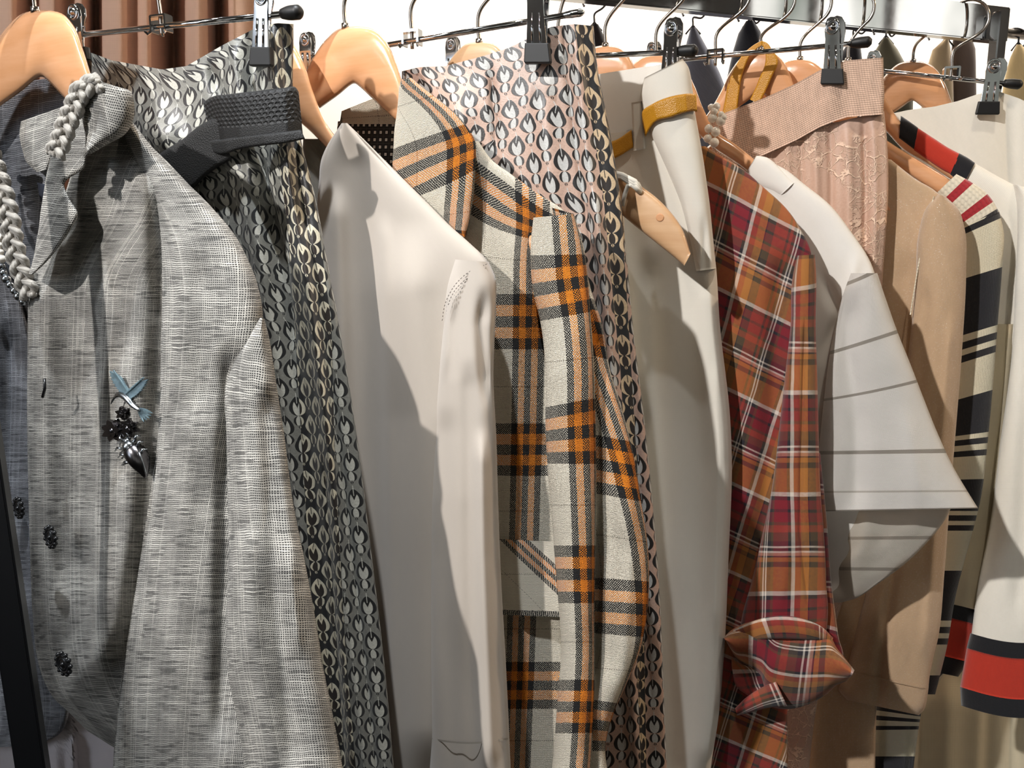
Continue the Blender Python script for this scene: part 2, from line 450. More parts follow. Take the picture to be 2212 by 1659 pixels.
def seqmask(g, x, bands, soft=.0):
    m = None
    for a, b in bands:
        q = x.gt(a) * x.lt(b); m = q if m is None else m.mx(q)
    return m
def m_weaveplaid(name, pu=.096, pv=.109, th=.00095, cream='#eae0cc', blk='#060608', org='#f2890c', gu=.43, gv=.62):
    """window-pane weave: warp and weft colours chosen thread by thread"""
    g = G(name, .85); u, v = g.uv()
    u2 = u + (g.noise(u, v, 0, 320, 2) - .5) * .0016; v2 = v + (g.noise(u, v, 4, 320, 2) - .5) * .0016
    def seq(x, p, k):
        f = (x / p).frac(); wd = .084 * k
        b = [(i * wd, (i + 1) * wd) for i in range(5)]
        black = seqmask(g, f, [b[0], b[2], b[4]]); orange = seqmask(g, f, [b[1], b[3]])
        thin = (f - .71).abs().lt(.004)
        return black, orange, thin
    bu, ou, tu = seq(u2, pu, gu / .62); bv, ov, tv = seq(v2, pv, gv / .62)
    a = (u2 / th); b = (v2 / th); ck = ((a.floor() + b.floor()).mod(2)).gt(.5)
    cw = g.mixc(ou, g.mixc(bu, g.mixc(tu * .7, lin(cream), lin('#4a4032')), lin(blk)), lin(org))
    cf = g.mixc(ov, g.mixc(bv, g.mixc(tv * .7, lin(cream), lin('#4a4032')), lin(blk)), lin(org))
    c = g.mixc(ck, cw, cf)
    fa = (a.frac() - .5).abs() * 2; fb = (b.frac() - .5).abs() * 2; hgt = (1 - fa * fa) * (1 - fb * fb)
    c = g.mixc(bu.mx(bv) * (1 - ou.mx(ov)) * hgt.step(.50, .30), c, lin(blk))
    c = g.mixc((hgt.step(.0, .45) * .35 + .65), lin('#2c261e'), c)
    g.color(c); g.bump(hgt + g.noise(u, v, 0, 500, 2) * .8, .0007); return g.m
def m_madras(name, pu=.068, pv=.090):
    g = G(name, .8); u, v = g.uv()
    C = {k: lin(h) for k, h in dict(red='#7e0f22', rust='#9a3f28', och='#a96c2e', whi='#d9cfc4', nav='#1d1a24', bro='#4c3d2a', pnk='#b88270').items()}
    su = [(0, 'rust'), (.10, 'bro'), (.13, 'rust'), (.17, 'bro'), (.21, 'whi'), (.228, 'nav'), (.25, 'whi'), (.268, 'nav'), (.325, 'bro'), (.36, 'red'), (.50, 'red'), (.56, 'nav'), (.60, 'whi'), (.645, 'rust'), (.72, 'och'), (.82, 'nav'), (.835, 'bro'), (.93, 'rust'), (.99, 'rust')]
    sv = [(0, 'och'), (.10, 'bro'), (.155, 'och'), (.20, 'nav'), (.215, 'pnk'), (.25, 'whi'), (.268, 'nav'), (.30, 'whi'), (.318, 'nav'), (.37, 'bro'), (.46, 'rust'), (.53, 'bro'), (.56, 'red'), (.66, 'nav'), (.69, 'red'), (.78, 'nav'), (.82, 'whi'), (.86, 'och'), (.99, 'och')]
    n = g.noise(u, v, 0, 25, 2) - .5
    cu = g.ramp(((u + n * .002) / pu).frac(), [(p, C[k]) for p, k in su]); cv = g.ramp(((v + n * .002) / pv).frac(), [(p, C[k]) for p, k in sv])
    d = ((u + v) / .0011).frac(); tw = d.step(.3, .7) * .5 + .25 
    tw = (tw + (g.noise(u, v, 3, 400, 3) - .5) * .6).clamp()
    c = g.mixc(tw, cu, cv); g.color(c); g.bump(tw, .0002); g.set(Sheen_Weight=.15); return g.m
def m_vstripes(name, stops, base, period, rough=.9, knit=.0016, sheen=.3, noise_=.1, trans=0.0):
    """cloth striped along its length (fabric v in metres downward, modulo period)"""
    g = G(name, rough); u, v = g.uv(); f = ((-v) / period).frac()
    st = [(0.0, lin(base))] + [(p, lin(c)) for p, c in stops]
    c = g.ramp(f, st)
    k = (u / knit * math.pi).sin().abs() * .6 + ((v / knit + (u / knit * math.pi * 2).sin() * .15) * math.pi).sin().abs() * .4
    n = g.noise(u, v, 0, 300, 3)
    g.color(g.mixc(((1 - k) * noise_ * 2 + n * noise_).clamp(), c, (.02, .018, .015))); g.bump(k + n * .3, .0004); g.set(Sheen_Weight=sheen)
    if trans: add_trans(g, trans, lin(base))
    return g.m
def m_lace(name):
    g = G(name, .55); u, v = g.uv()
    wx = u + (g.noise(u, v, 0, 55, 3) - .5) * .022; wy = v + (g.noise(u, v, 9, 55, 3) - .5) * .022
    e1 = g.voro(wx, wy * .6, 125).step(.075, .03); e2 = g.voro(wx + .3, wy * .8, 260).step(.10, .03)
    reg = g.noise(u, v * .8, 4, 22, 2).step(.44, .52); reg2 = g.noise(u, v, 14, 34, 2).step(.47, .53)
    fl = g.voro(wx, wy, 20, 'F1').step(.15, .12) * g.noise(u, v, 2, 260, 2).step(.40, .5)
    vine = (e1 * reg).mx(e2 * reg * reg2).mx(fl * reg)
    n = g.noise(u, v, 0, 500, 3)
    base = g.mixc(n, lin('#c09c88'), lin('#d5b4a0'))
    c = g.mixc(vine * .85, base, lin('#f2d3ba')); g.color(c); g.bump(vine + n * .15, .0008); return g.m
def m_wood(name, a='#e3ab78', b='#c98850', rough=.22, glow=.6):
    g = G(name, rough); x, y, z = g.obj()
    n = g.noise(x * 1.0, y * 1.0, z * 5.0, 9, 3); r = ((z * 260 + n * 14 + g.noise(x, y, z, 10, 3) * 6).sin() * .5 + .5) * .35 + g.noise(x * 4, y * 4, z * 40, 12, 3) * .6
    g.color(g.mixc(r.clamp(), lin(a), lin(b))); g.bump(g.noise(x, y, z, 90, 2), .0002); g.set(Coat_Weight=glow, Coat_Roughness=.12); return g.m
def m_metal(name, hexs='#dadcde', rough=.1):
    g = G(name, rough); x, y, z = g.obj(); n = g.noise(x, y, z, 120, 3)
    g.color(lin(hexs)); g.set(Metallic=1.0, Roughness=n * .04 + (rough - .01)); return g.m
def m_leather(name, hexs, rough=.45, emb=0):
    g = G(name, rough); u, v = g.uv(); n = g.voro(u, v, 900, 'F1'); n2 = g.noise(u, v, 0, 60, 3); c = lin(hexs)
    g.color(g.mixc(n2, tuple(q * .8 for q in c), tuple(min(1, q * 1.15) for q in c)))
    if emb:
        x = (v / .0052); y = (u / .0031); sh = (y.floor().mod(2)) * .5
        d = (((x + sh).frac() - .5) * ((x + sh).frac() - .5) * 1.2 + (y.frac() - .5) * (y.frac() - .5)).sqrt().step(.22, .48)
        reg = (u - .0035).step(-.001, .001) * (u - .0270).step(.001, -.001)
        g.bump((1 - d) * reg * (n2 * 1.2) + n * .15, .0009)
    else: g.bump(n * .6 + n2, .0004)
    return g.m
def m_dots(name):
    g = G(name, .7); u, v = g.uv(); p = .0062
    x = ((u / p).frac() - .5).abs(); y = ((v / p).frac() - .5).abs(); d = x.mx(y)
    sq = d.step(.20, .17); core = d.step(.09, .06); ln = x.mx(y).gt(.47)
    g.color(g.mixc(core * 1.0, g.mixc(sq, g.mixc(ln * .5, lin('#0b0a0c'), lin('#57534f')), lin('#e8e4dc')), lin('#b8aea0'))); return g.m

M = {}
M['tweed'] = m_tweed('grey_open_weave_tweed')
M['tweed_shaded'] = m_tweed('grey_tweed_shaded', light='#b4b7be', dark='#14161e')  # same jacket tweed, its shade put into a darker, bluer colour
M['jac1'] = m_jacquard('silver_motif_jacquard', pw=.0250, ph=.0295, ground='#86867f', leaf='#cccbc0', ring='#0e1014')
M['jac2'] = m_jacquard('blush_motif_jacquard', ground='#cfae9c', ring='#15100f', leaf='#ccccc8', dring='#dcc29e')
M['coat'] = m_fabric('stone_twill', '#b5aba0', .0009, True, .85, .022, .00006)
M['coat_in'] = m_fabric('coat_lining', '#6d685e', .0012, True, .7, .05)
M['stitch'] = m_plain('dark_thread', '#79716a', .8)
M['plaid'] = m_weaveplaid('orange_windowpane_boucle')
M['dots'] = m_dots('black_lining_with_white_squares')
M['pants'] = m_fabric('ivory_crepe', '#e0dbd0', .0009, False, .8, .02, .00012)
M['madras'] = m_madras('red_ochre_madras')
M['cotton'] = m_fabric('white_cotton', '#f5f1ea', .0007, False, .85, .02, .00012, trans=.15)
M['seam_grey'] = m_plain('grey_band', '#a39b90', .85)
M['lace'] = m_lace('blush_corded_lace')
M['waist'] = m_fabric('blush_elastic_rib', '#dcb9a2', .0022, False, .7, .22, .0009, hscale=.8)
M['shimmer'] = m_fabric('shimmering_beige_knit', '#c0a282', .0012, False, .6, .09, .0003, .4, sparkle=1)
M['olive'] = m_fabric('brown_beige_wool', '#93785a', .0012, False, .8, .08)
M['rib'] = m_fabric('cream_rib', '#e6dcc4', .0030, False, .85, .16, .0012)
M['knit_w'] = m_fabric('ivory_knit', '#e9e4d8', .0013, False, .85, .035, .00025, hscale=1.0)
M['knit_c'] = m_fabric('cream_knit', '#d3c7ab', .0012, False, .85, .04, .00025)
M['navy'] = m_fabric('navy_knit', '#0d0e15', .0012, False, .9, .15, .0003)
M['red'] = m_fabric('red_knit', '#b8301c', .0012, False, .9, .08, .0003)
M['wood'] = m_wood('varnished_beech', '#dda880', '#cc9364')
M['wood_pale'] = m_wood('pale_maple', '#dbb58c', '#c4966c', .38, .25)
M['chrome'] = m_metal('chrome', '#dcdddf', .05)
M['chrome_mirror'] = m_metal('mirror_chrome', '#e2e2e2', .035)
M['steel'] = m_metal('brushed_steel', '#b4aca4', .22)
M['rubber'] = m_plain('black_rubber', '#070708', .5)
M['leather_b'] = m_leather('black_leather', '#0a0b0d', .6, 1)
M['leather_p'] = m_leather('plain_black_leather', '#08090b', .65)
M['mustard'] = m_leather('mustard_leather', '#bd8418', .42)
M['pearl'] = m_plain('pearl', '#f6efe3', .18, .05, 20, 0, Coat_Weight=.8, Sheen_Weight=.3)
M['gun'] = m_metal('gunmetal', '#6c6a6c', .22)
M['enamel'] = m_plain('blue_enamel', '#7a929c', .25, .45, 420, .0008, Metallic=.6)
M['silver'] = m_metal('antique_silver', '#b9bfc4', .2)
M['button'] = m_plain('black_button', '#18191b', .3, .1, 40, 0, Specular_IOR_Level=.6)
M['braid'] = m_plain('grey_satin_braid', '#a29d94', .38, .2, 300, .0003, Sheen_Weight=.4)
M['label'] = m_plain('navy_label', '#1b2130', .7)
M['lilac'] = m_fabric('lilac_white_cotton', '#d8d0d4', .0008, False, .8, .03)
M['wall'] = m_plain('white_paint', '#efeae2', .9, .02, 3)
M['side_wall'] = m_plain('grey_paint', '#8c8782', .9, .02, 3)
def m_glow(st):  # emission of the added panels, mottled for the chrome to mirror
    g = G('added_panel_glow', .3); x, y, z = g.obj(); n = g.noise(x * 2.0, y * 2.0, z, 1.3, 3)
    c = g.mixc(n.step(.35, .65), lin('#7d827a'), lin('#f4f1ea')); g.color((.02, .02, .02))
    g.t.links.new(c, g.bsdf.inputs['Emission Color']); g.set(Emission_Strength=st); return g.m
M['daylight'] = m_glow(1.5); M['glow_front'] = m_glow(.65)
M['floor'] = m_plain('dark_floor', '#2a2521', .6, .2, 4)
M['ceil'] = m_plain('ceiling_paint', '#77726c', .9, .02, 3)
M['blackbar'] = m_plain('black_metal_bar', '#101114', .35, .1, 30)
M['curtain'] = m_fabric('dusty_rose_cloth', '#d6b09a', .0012, False, .85, .06)
for nm, hx in (('bg_navy', '#20242f'), ('bg_slate', '#6b7080'), ('bg_olive', '#6a6450'), ('bg_tan', '#b29a78'), ('bg_brown', '#5c4a40'), ('bg_dark', '#26242a'), ('bg_grey', '#c9c6c0'), ('bg_sand', '#b9a173')):
    M[nm] = m_fabric(nm, hx, .002, True, .85, .06)
# ================================================================ the room
def slab(name, c, s, mat):
    bm = bmesh.new(); box(bm, c, s); o = from_bm(name, bm, mat); o['kind'] = 'structure'; return o
slab('floor', (.5, -.3, -.05), (6.4, 6.8, .1), M['floor'])
slab('ceiling', (.5, -.3, 3.15), (6.4, 6.8, .1), M['ceil'])
slab('wall_back', (.5, 2.85, 1.5), (6.4, .1, 3.2), M['wall'])
slab('wall_left', (-2.65, -.35, 1.5), (.1, 6.3, 3.2), M['side_wall'])
slab('wall_right', (3.65, -.35, 1.5), (.1, 6.3, 3.2), M['side_wall'])
slab('wall_front', (.5, -3.45, 1.5), (6.4, .1, 3.2), M['side_wall'])
def add_glow_panel(n, c, sx, sy, sz, axis, cool):  # unseen framed glow panels, added to brighten chrome reflections and fill
    o = slab('window_%d' % n, c, (sx, sy, sz), cool)
    bm = bmesh.new(); w = sy if axis == 'x' else sx; nx = -1 if axis == 'x' else 1
    for k in range(4):
        q = (k / 3 - .5) * w
        cc = (c[0] - .02, c[1] + q, c[2]) if axis == 'x' else (c[0] + q, c[1] + .02, c[2])
        box(bm, cc, (.05, .04, sz + .08) if axis == 'x' else (.04, .05, sz + .08))
    for q in (-.5, .1, .5):
        cc = (c[0] - .02, c[1], c[2] + q * sz) if axis == 'x' else (c[0], c[1] + .02, c[2] + q * sz)
        box(bm, cc, (.05, sy + .04, .045) if axis == 'x' else (sx + .04, .05, .045))
    f = from_bm('window_frame', bm, M['bg_brown'], o)
add_glow_panel(1, (3.58, -1.05, 2.15), .02, 1.25, 1.35, 'x', M['daylight'])
add_glow_panel(2, (3.58, -2.60, 2.15), .02, 1.25, 1.35, 'x', M['daylight'])
add_glow_panel(3, (3.58, .45, 2.15), .02, .95, 1.35, 'x', M['daylight'])
add_glow_panel(4, (2.3, -3.38, 1.9), 1.5, .02, 1.7, 'y', M['glow_front'])
add_glow_panel(5, (.2, -3.38, 1.7), 1.7, .02, 1.9, 'y', M['glow_front'])
add_glow_panel(6, (-1.7, -3.38, 1.9), 1.2, .02, 1.7, 'y', M['glow_front'])
slab('baseboard_back', (.5, 2.785, .06), (6.2, .03, .12), M['ceil'])

# ================================================================ the rack
RN = np.array([RDIR[1], -RDIR[0], 0.])              # rail face normal, toward the camera
pe = rail_at(2166); pl = rail_at(85) - RDIR * .75
rack = thing('clothes_rack', 'mirror chrome clothes rack with a flat rail and square end post carrying all the garments', 'clothes rack', ((pe + pl) / 2 * [1, 1, 0]))
def bar_box(name, a, b, h, t, mat, parent, bev=.0012):
    a = np.array(a); b = np.array(b); c = (a + b) / 2; L = np.linalg.norm(b - a); d = (b - a) / L
    up = np.array([0, 0, 1.]) if abs(d[2]) < .9 else RN
    s = np.cross(d, up); s /= np.linalg.norm(s); up2 = np.cross(s, d)
    bm = bmesh.new(); m = Matrix((( d[0], s[0], up2[0], 0), (d[1], s[1], up2[1], 0), (d[2], s[2], up2[2], 0), (0, 0, 0, 1)))
    box(bm, c, (L, t, h), rot=m, bev=bev); return from_bm(name, bm, mat, parent)
zc = np.array([0, 0, RAILH / 2])
bar_box('rail', pl + zc, pe + zc, RAILH, RAILT, M['chrome_mirror'], rack)
for q, off in ((rail_at(2128), -.019), (pl + RDIR * .03, -.019)):
    b = q - RN * off * -1.0 * 0 + RN * .016
    bar_box('post', (b[0], b[1], .05), (b[0], b[1], q[2] + .027), .012, .013, M['chrome'], rack)
    bar_box('foot', (b[0] - .0, b[1] + .26, .03), (b[0], b[1] - .22, .03), .03, .03, M['chrome'], rack)
# back rail on the wall side with the stock behind
bk0 = CAM + ray(1700, 22) * 1.75
b0 = bk0 - RDIR * 1.2; b1 = bk0 + RDIR * 1.15
back_rack = thing('clothes_rack', 'slim steel rack standing behind the main chrome rack near the white wall', 'clothes rack', ((b0 + b1) / 2 * [1, 1, 0]))
from_bm('rail', tube([b0, b1], .011, 14), M['steel'], back_rack, True)
for q in (b0 + RDIR * .02, b1 - RDIR * .02):
    from_bm('post', tube([(q[0], q[1], .02), (q[0], q[1], q[2])], .011, 12), M['steel'], back_rack, True)
    from_bm('foot', tube([(q[0], q[1] - .2, .02), (q[0], q[1] + .2, .02)], .012, 10), M['steel'], back_rack, True)
class BackPlane(Plane):
    def __init__(s, px, ang=20, dy=0.0):
        s.O = bk0.copy(); d = ray(px, 30); t = ((bk0 - CAM) @ RN) / (d @ RN); s.O = CAM + d * t
        a = math.radians(ang); s.u = np.array([math.cos(a), -math.sin(a), 0.]); s.n = np.array([-math.sin(a), -math.cos(a), 0.]); s.O = s.O + s.n * dy
def wire_hook(P, B, R=.019, wr=.0016, zr=None, name='hook', parent=None, mat=None, rt=RAILT):
    """hook wire from point B up, round and over the rail at plane origin"""
    zt = ZTOP if zr is None else zr
    O = P.O.copy(); c = O + 0; c[2] = zt + wr - R
    B = np.array(B); pts = []
    fr = c + P.u * R * np.cos(-.9) + np.array([0, 0, R * np.sin(-.9)])
    neck = np.array([B[0], B[1], max(B[2] + .012, min(fr[2] - .02, B[2] + .035))])
    pts += [B - [0, 0, .012], B, neck]
    for a in np.linspace(-.95, math.pi + .55, 22): pts.append(c + P.u * R * math.cos(a) + np.array([0, 0, R * math.sin(a)]))
    sp = spline(pts, 60)
    bm = tube(sp, wr, 10); sph(bm, sp[-1], wr * 1.25, 10)
    return from_bm(name, bm, mat or M['steel'], parent, True)
def bg_garment(px, rows, mat, label, cat, off=0.0, ang=20, strap=True, folds=()):
    P = BackPlane(px, ang, off); t = thing('hanging_garment', label, cat, P.O * [1, 1, 1], 'stock hanging behind the main rack')
    cloth('body', P, rows, mat, t, 0, .02, folds=folds, N=24, M=30, nz=(.004, 3, 2))
    return t, P
def bg_item(px, rows, mat, label, stem):
    t, P = bg_garment(px, rows, mat, label, 'garment')
    h = thing('wire_hanger', 'thin wire hanger holding the ' + label.split(' hanging')[0].split(' seen')[0], 'hanger', P.O, 'wire hangers on the rear rack')
    B = P.pt(stem[0], stem[1], 0)
    wire_hook(P, B, .026, .002, bk0[2] + .011, 'hook', h, M['gun'])
    from_bm('frame', tube([P.pt(stem[0] - 16, stem[1] + 22, 0), B - [0, 0, .002], P.pt(stem[0] + 16, stem[1] + 22, 0)], .002, 8), M['gun'], h, True)
def down(top, L, R, y1=900, dx=0):
    r = list(top); xl, _, xr, _ = r[-1][0], 0, r[-1][2], 0
    for y in (350, 600, y1): r.append((L, y, R, y))
    return r
bg_item(1285, down([(1280, 52, 1292, 52), (1268, 85, 1306, 80), (1262, 115, 1318, 110)], 1255, 1325), M['bg_dark'], 'black garment seen beside the folded edge of the blush skirt', (1284, 45))
bg_item(1500, down([(1492, 60, 1502, 58), (1480, 105, 1520, 90), (1476, 180, 1556, 160)], 1470, 1600), M['bg_slate'], 'slate grey garment behind the ivory trousers', (1497, 52))
bg_item(1620, down([(1612, 45, 1628, 45), (1596, 70, 1642, 66), (1580, 125, 1650, 100), (1572, 160, 1662, 140)], 1570, 1680), M['bg_navy'], 'dark navy garment hanging left of the mustard strap', (1620, 38))
bg_item(1850, down([(1838, 85, 1848, 83), (1825, 105, 1858, 100), (1800, 130, 1862, 125)], 1790, 1880), M['bg_dark'], 'black garment behind the knob of the lace skirt hanger', (1843, 78))
bg_item(1915, down([(1908, 82, 1920, 82), (1893, 105, 1940, 108), (1884, 120, 1952, 130)], 1880, 1965), M['bg_olive'], 'olive green garment between the lace waistband and the rail', (1914, 74))
bg_item(2035, down([(2040, 85, 2049, 85), (2020, 100, 2052, 96), (2004, 140, 2056, 130)], 1995, 2060), M['bg_tan'], 'tan garment left of the brown panel under the rail', (2044, 78))
bg_item(2075, down([(2060, 78, 2098, 78), (2056, 100, 2106, 100), (2052, 150, 2108, 150)], 2040, 2110), M['bg_brown'], 'dark brown garment beside the chrome end post', (2080, 70))
bg_item(2196, down([(2196, 96, 2206, 96), (2184, 120, 2222, 112), (2172, 160, 2240, 150)], 2165, 2260), M['bg_sand'], 'sand coloured garment at the far right beyond the end post', (2200, 88))

# curtain-like dusty rose garments behind the left end
PC = Plane(300, 4, -.42)
cf = [([(x, -400), (x + 6, 500), (x + 10, 2300)], a, w) for x, a, w in ((20, .05, 26), (70, -.03, 10), (110, .05, 30), (172, .04, 16), (205, -.06, 9), (255, .07, 36), (315, .06, 24), (372, -.07, 14), (425, .07, 26), (470, -.06, 9), (505, .06, 20))]
cur = thing('curtain', 'dusty rose cloth curtain falling in folds behind the left end of the rack', 'curtain', PC.pt(270, -420, 0))
cloth('drape', PC, [(-330, -420, 560, -420), (-330, 200, 552, 200), (-330, 1000, 540, 1000), (-300, 2600, 520, 2600)], M['curtain'], cur, 0, .012, folds=cf, N=220, M=30, k=8, nz=(.002, 2, 1))
pc0 = PC.pt(-700, -430, .0); pc1 = PC.pt(620, -430, .0); zz = PC.pt(270, -430, 0)[2]; pc0[2] = zz; pc1[2] = zz
cr = thing('curtain_rod', 'steel rod carrying the dusty rose curtain', 'curtain rod', pc0)
from_bm('rod', tube([pc0, pc1], .012, 12), M['steel'], cr, True)
for q in (pc0 * .8 + pc1 * .2, pc0 * .03 + pc1 * .97): from_bm('ceiling_stay', tube([q, (q[0], q[1], 3.1)], .006, 8), M['steel'], cr, True)

# black stand at the lower left, nearest the lens
PB = Plane(85, 10, .09)
a = PB.pt(71, 1659, 0); b = PB.pt(-8, 1130, 0); d = (b - a) / (b[2] - a[2]); top = a + d * (1.62 - a[2]); bot = a + d * (0.0 - a[2])
st = thing('display_stand', 'black metal upright of a stand crossing the lower left corner', 'stand', (bot[0], bot[1], 0))
bar_box('upright', bot + [0, 0, .02], top, .017, .020, M['blackbar'], st, .0015)
bar_box('base', (bot[0] - .25, bot[1], .012), (bot[0] + .05, bot[1] - .02, .012), .024, .06, M['blackbar'], st)
# ================================================================ hangers
TOPR = [(0, 0), (35, 4), (66, 28), (90, 75), (108, 130), (140, 205), (235, 305), (340, 405), (430, 492)]
BOTR = [(0, 126), (10, 132), (38, 158), (72, 190), (110, 225), (160, 278), (240, 360), (330, 448), (405, 520)]
TOPL = [(-33, 5), (-62, 28), (-92, 70), (-118, 125), (-160, 195), (-250, 285), (-330, 360)]
BOTL = [(-10, 130), (-34, 150), (-70, 176), (-112, 208), (-165, 255), (-255, 335), (-325, 405)]
def wood_hanger(P, apex, s, label, off=0.0, mat=None, sx=1.0, lab_group=None, right=None, stem=None, th=.0075, HP=None):
    t = thing('wooden_hanger', label, 'hanger', P.pt(apex[0], apex[1], off), 'beech hangers on the chrome rack')
    ax, ay = apex; R = right
    top = [(ax + s * x * sx, ay + s * y) for x, y in TOPL[::-1]]; bot = [(ax + s * x * sx, ay + s * y) for x, y in BOTL[::-1]]
    if R is None:
        tr = [(ax + s * x * sx, ay + s * y) for x, y in TOPR]; br = [(ax + s * x * sx, ay + s * y) for x, y in BOTR]
    else: tr, br = R
    rows = [(a[0], a[1], b[0], b[1]) for a, b in zip(top + tr, bot + br)]
    cloth('body', P, rows, mat or M['wood'], t, off, th, 3.2 if mat else 2.6, N=26, M=150, close=True, nz=(0, 1, 1))
    B = P.pt(ax + (stem or 0), ay + 2, off)
    wire_hook(HP or P, B, parent=t)
    from_bm('collar_ring', tube([B - [0, 0, .002], B + [0, 0, .003]], .0032, 12), M['steel'], t, True)
    return t
def clip(P, c, ytop, ybot, w, off, parent, lean=0.0, front=True):
    """sprung clip: two plates, eyelet, ridges, rubber jaws. c = centre x at the pad"""
    hgt = ybot - ytop
    X_ = lambda fx, fy: (c + lean * (1 - fy) + fx * w, ytop + fy * hgt)
    ol = [X_(-.30, .10), X_(-.22, .03), X_(-.08, 0), X_(.08, 0), X_(.22, .03), X_(.30, .10), X_(.34, .22), X_(.31, .34), X_(.33, .5), X_(.40, .80), X_(-.40, .80), X_(-.33, .5), X_(-.31, .34), X_(-.34, .22)]
    cl = from_bm('clip', prism(P, ol, off + .0045, off + .0062, .0006), M['chrome'], parent)
    ol2 = [X_(-.10, .06), X_(.02, .01), X_(.2, -.02), X_(.42, .0), X_(.56, .08), X_(.58, .22), X_(.46, .40), X_(.40, .80), X_(-.40, .80), X_(-.20, .4), X_(-.14, .2)]
    from_bm('rear_plate', prism(P, ol2, off - .0085, off - .0068, .0006), M['chrome'], cl)
    bm = bmesh.new(); q = P.pt(*X_(0, .15), off + .0062); r = .0046 * w / 45
    tor = [q + P.u * r * math.cos(a) + np.array([0, 0, r * math.sin(a) * 1.15]) for a in np.linspace(0, 2 * math.pi, 21)[:-1]]
    tube(tor, .0011, 8, True, bm); sph(bm, q - P.n * .001, r * .85, 14, Matrix.Rotation(0, 4, 'X')); 
    for fx in (-.14, .14): tube([P.pt(*X_(fx, .42), off + .0062), P.pt(*X_(fx * 1.15, .78), off + .0062)], .0010, 8, bm=bm)
    from_bm('pressed_detail', bm, M['chrome'], cl, True)
    pad = [X_(-.46, .765), X_(.46, .765), X_(.52, .98), X_(.48, 1.0), X_(-.48, 1.0), X_(-.52, .98)]
    from_bm('rubber_jaw', prism(P, pad, off + .0035, off + .0085, .001), M['rubber'], cl)
    from_bm('rubber_jaw', prism(P, pad, off - .0105, off - .0045, .001), M['rubber'], cl)
    # spring bridge
    from_bm('spring', tube([P.pt(*X_(0, .38), off + .005), P.pt(*X_(.05, .38), off - .008)], .0016, 8), M['chrome'], cl, True)
    return cl
def clip_hanger(P, bar, clamp, label, clips, knob=None, coff=0.0, off=0.0, rad=.0024, stem=None, knob_mat='rubber'):
    t = thing('clip_hanger', label, 'hanger', P.pt(clamp[0], clamp[1], off), 'chrome clip hangers on the rack')
    a = P.pt(bar[0][0], bar[0][1], off); b = P.pt(bar[1][0], bar[1][1], off)
    from_bm('bar', tube([a, b], rad, 12), M['chrome'], t, True)
    q = P.pt(clamp[0], clamp[1], off); bm = bmesh.new()
    rot = Matrix(((P.u[0], P.n[0], 0, 0), (P.u[1], P.n[1], 0, 0), (0, 0, 1, 0), (0, 0, 0, 1)))
    z = np.array([0, 0, 1.])
    box(bm, q + z * .0055, (.016, .009, .0022), rot, .0006)
    for k in (-1, 1):
        box(bm, q + P.u * k * .0072 - z * .0005, (.0018, .009, .013), rot, .0004)
        tube([q + P.u * k * .0072 - z * .006 + P.n * .004, q + P.u * k * .0085 - z * .008 + P.n * .006, q + P.u * k * .0095 - z * .006 + P.n * .008], .0011, 8, bm=bm)
    from_bm('centre_clamp', bm, M['chrome'], t)
    wire_hook(P, P.pt(clamp[0] + (stem or 0), clamp[1] - 8, off), parent=t)
    for c in clips: clip(P, *c[:4], off + coff, t, *(c[4:5]))
    if knob:
        k = P.pt(knob[0], knob[1], off); d = (b - a) / np.linalg.norm(b - a); bm = bmesh.new()
        n = 12; pts = [k + d * x for x in np.linspace(-.008, .010, n)]
        prof = [.0030 + .0022 * math.sin(min(1, (i + 1) / 7) * math.pi / 2) for i in range(n)]; prof[-1] = .0022; prof[-2] = .0042
        if knob_mat == 'chrome': prof = [p * .62 for p in prof]
        from_bm('end_cap', tube(pts, prof, 16, bm=bm), M[knob_mat], t, True)
    return t
PA = Plane(100, 28)          # grey tweed jacket
P1 = Plane(365, 22)          # first patterned skirt
P2 = Plane(620, 28)          # stone coat
P3 = Plane(765, 28)          # windowpane jacket
P4 = Plane(905, 22)          # second patterned skirt
P5 = Plane(1055, 27)         # camisole hanger
P6 = Plane(1200, 24)         # ivory trousers
P7 = Plane(1322, 27)         # madras shirt
P8 = Plane(1440, 27)         # cotton blouse
P9 = Plane(1575, 24)         # lace skirt
P10 = Plane(1672, 26)        # shimmering cardigan
P11 = Plane(1750, 26)        # striped sweater
P12 = Plane(1842, 26)        # ivory cardigan with red
P13 = Plane(1985, 9, -.030); P13H = Plane(1985, 9, -.006)
P14 = Plane(2083, 14, .012)

wood_hanger(PA, (90, 22), 1.14, 'glossy beech hanger at the far left inside the grey tweed jacket', stem=-14, off=-.004,
   right=([(90, 22), (128, 27), (158, 54), (180, 108), (200, 170), (225, 225), (270, 290), (340, 370), (400, 440), (440, 500)],
          [(90, 166), (101, 172), (130, 202), (165, 240), (200, 275), (240, 315), (300, 380), (350, 440), (390, 500), (420, 545)]))
wood_hanger(P2, (568, 66), 1.0, 'glossy beech hanger behind the black leather belt, holding the stone coat', off=-.010)
wood_hanger(P3, (766, 57), .98, 'large glossy beech hanger in front of the white wall, holding the orange checked jacket', stem=-20)
wood_hanger(P5, (1035, 90), .78, 'beech hanger whose pale notched tip sticks out in front of the ivory trousers', mat=M['wood_pale'],
   right=([(1035, 90), (1062, 93), (1086, 112), (1105, 148), (1130, 200), (1180, 255), (1260, 315), (1345, 378), (1385, 402), (1440, 448), (1475, 497), (1492, 548)],
          [(1035, 188), (1043, 193), (1065, 214), (1092, 238), (1130, 272), (1180, 318), (1250, 378), (1330, 452), (1362, 480), (1412, 520), (1452, 552), (1478, 574)]), th=.0065)
wood_hanger(P7, (1308, 98), .74, 'beech hanger just left of the trouser clip, holding the red checked shirt')
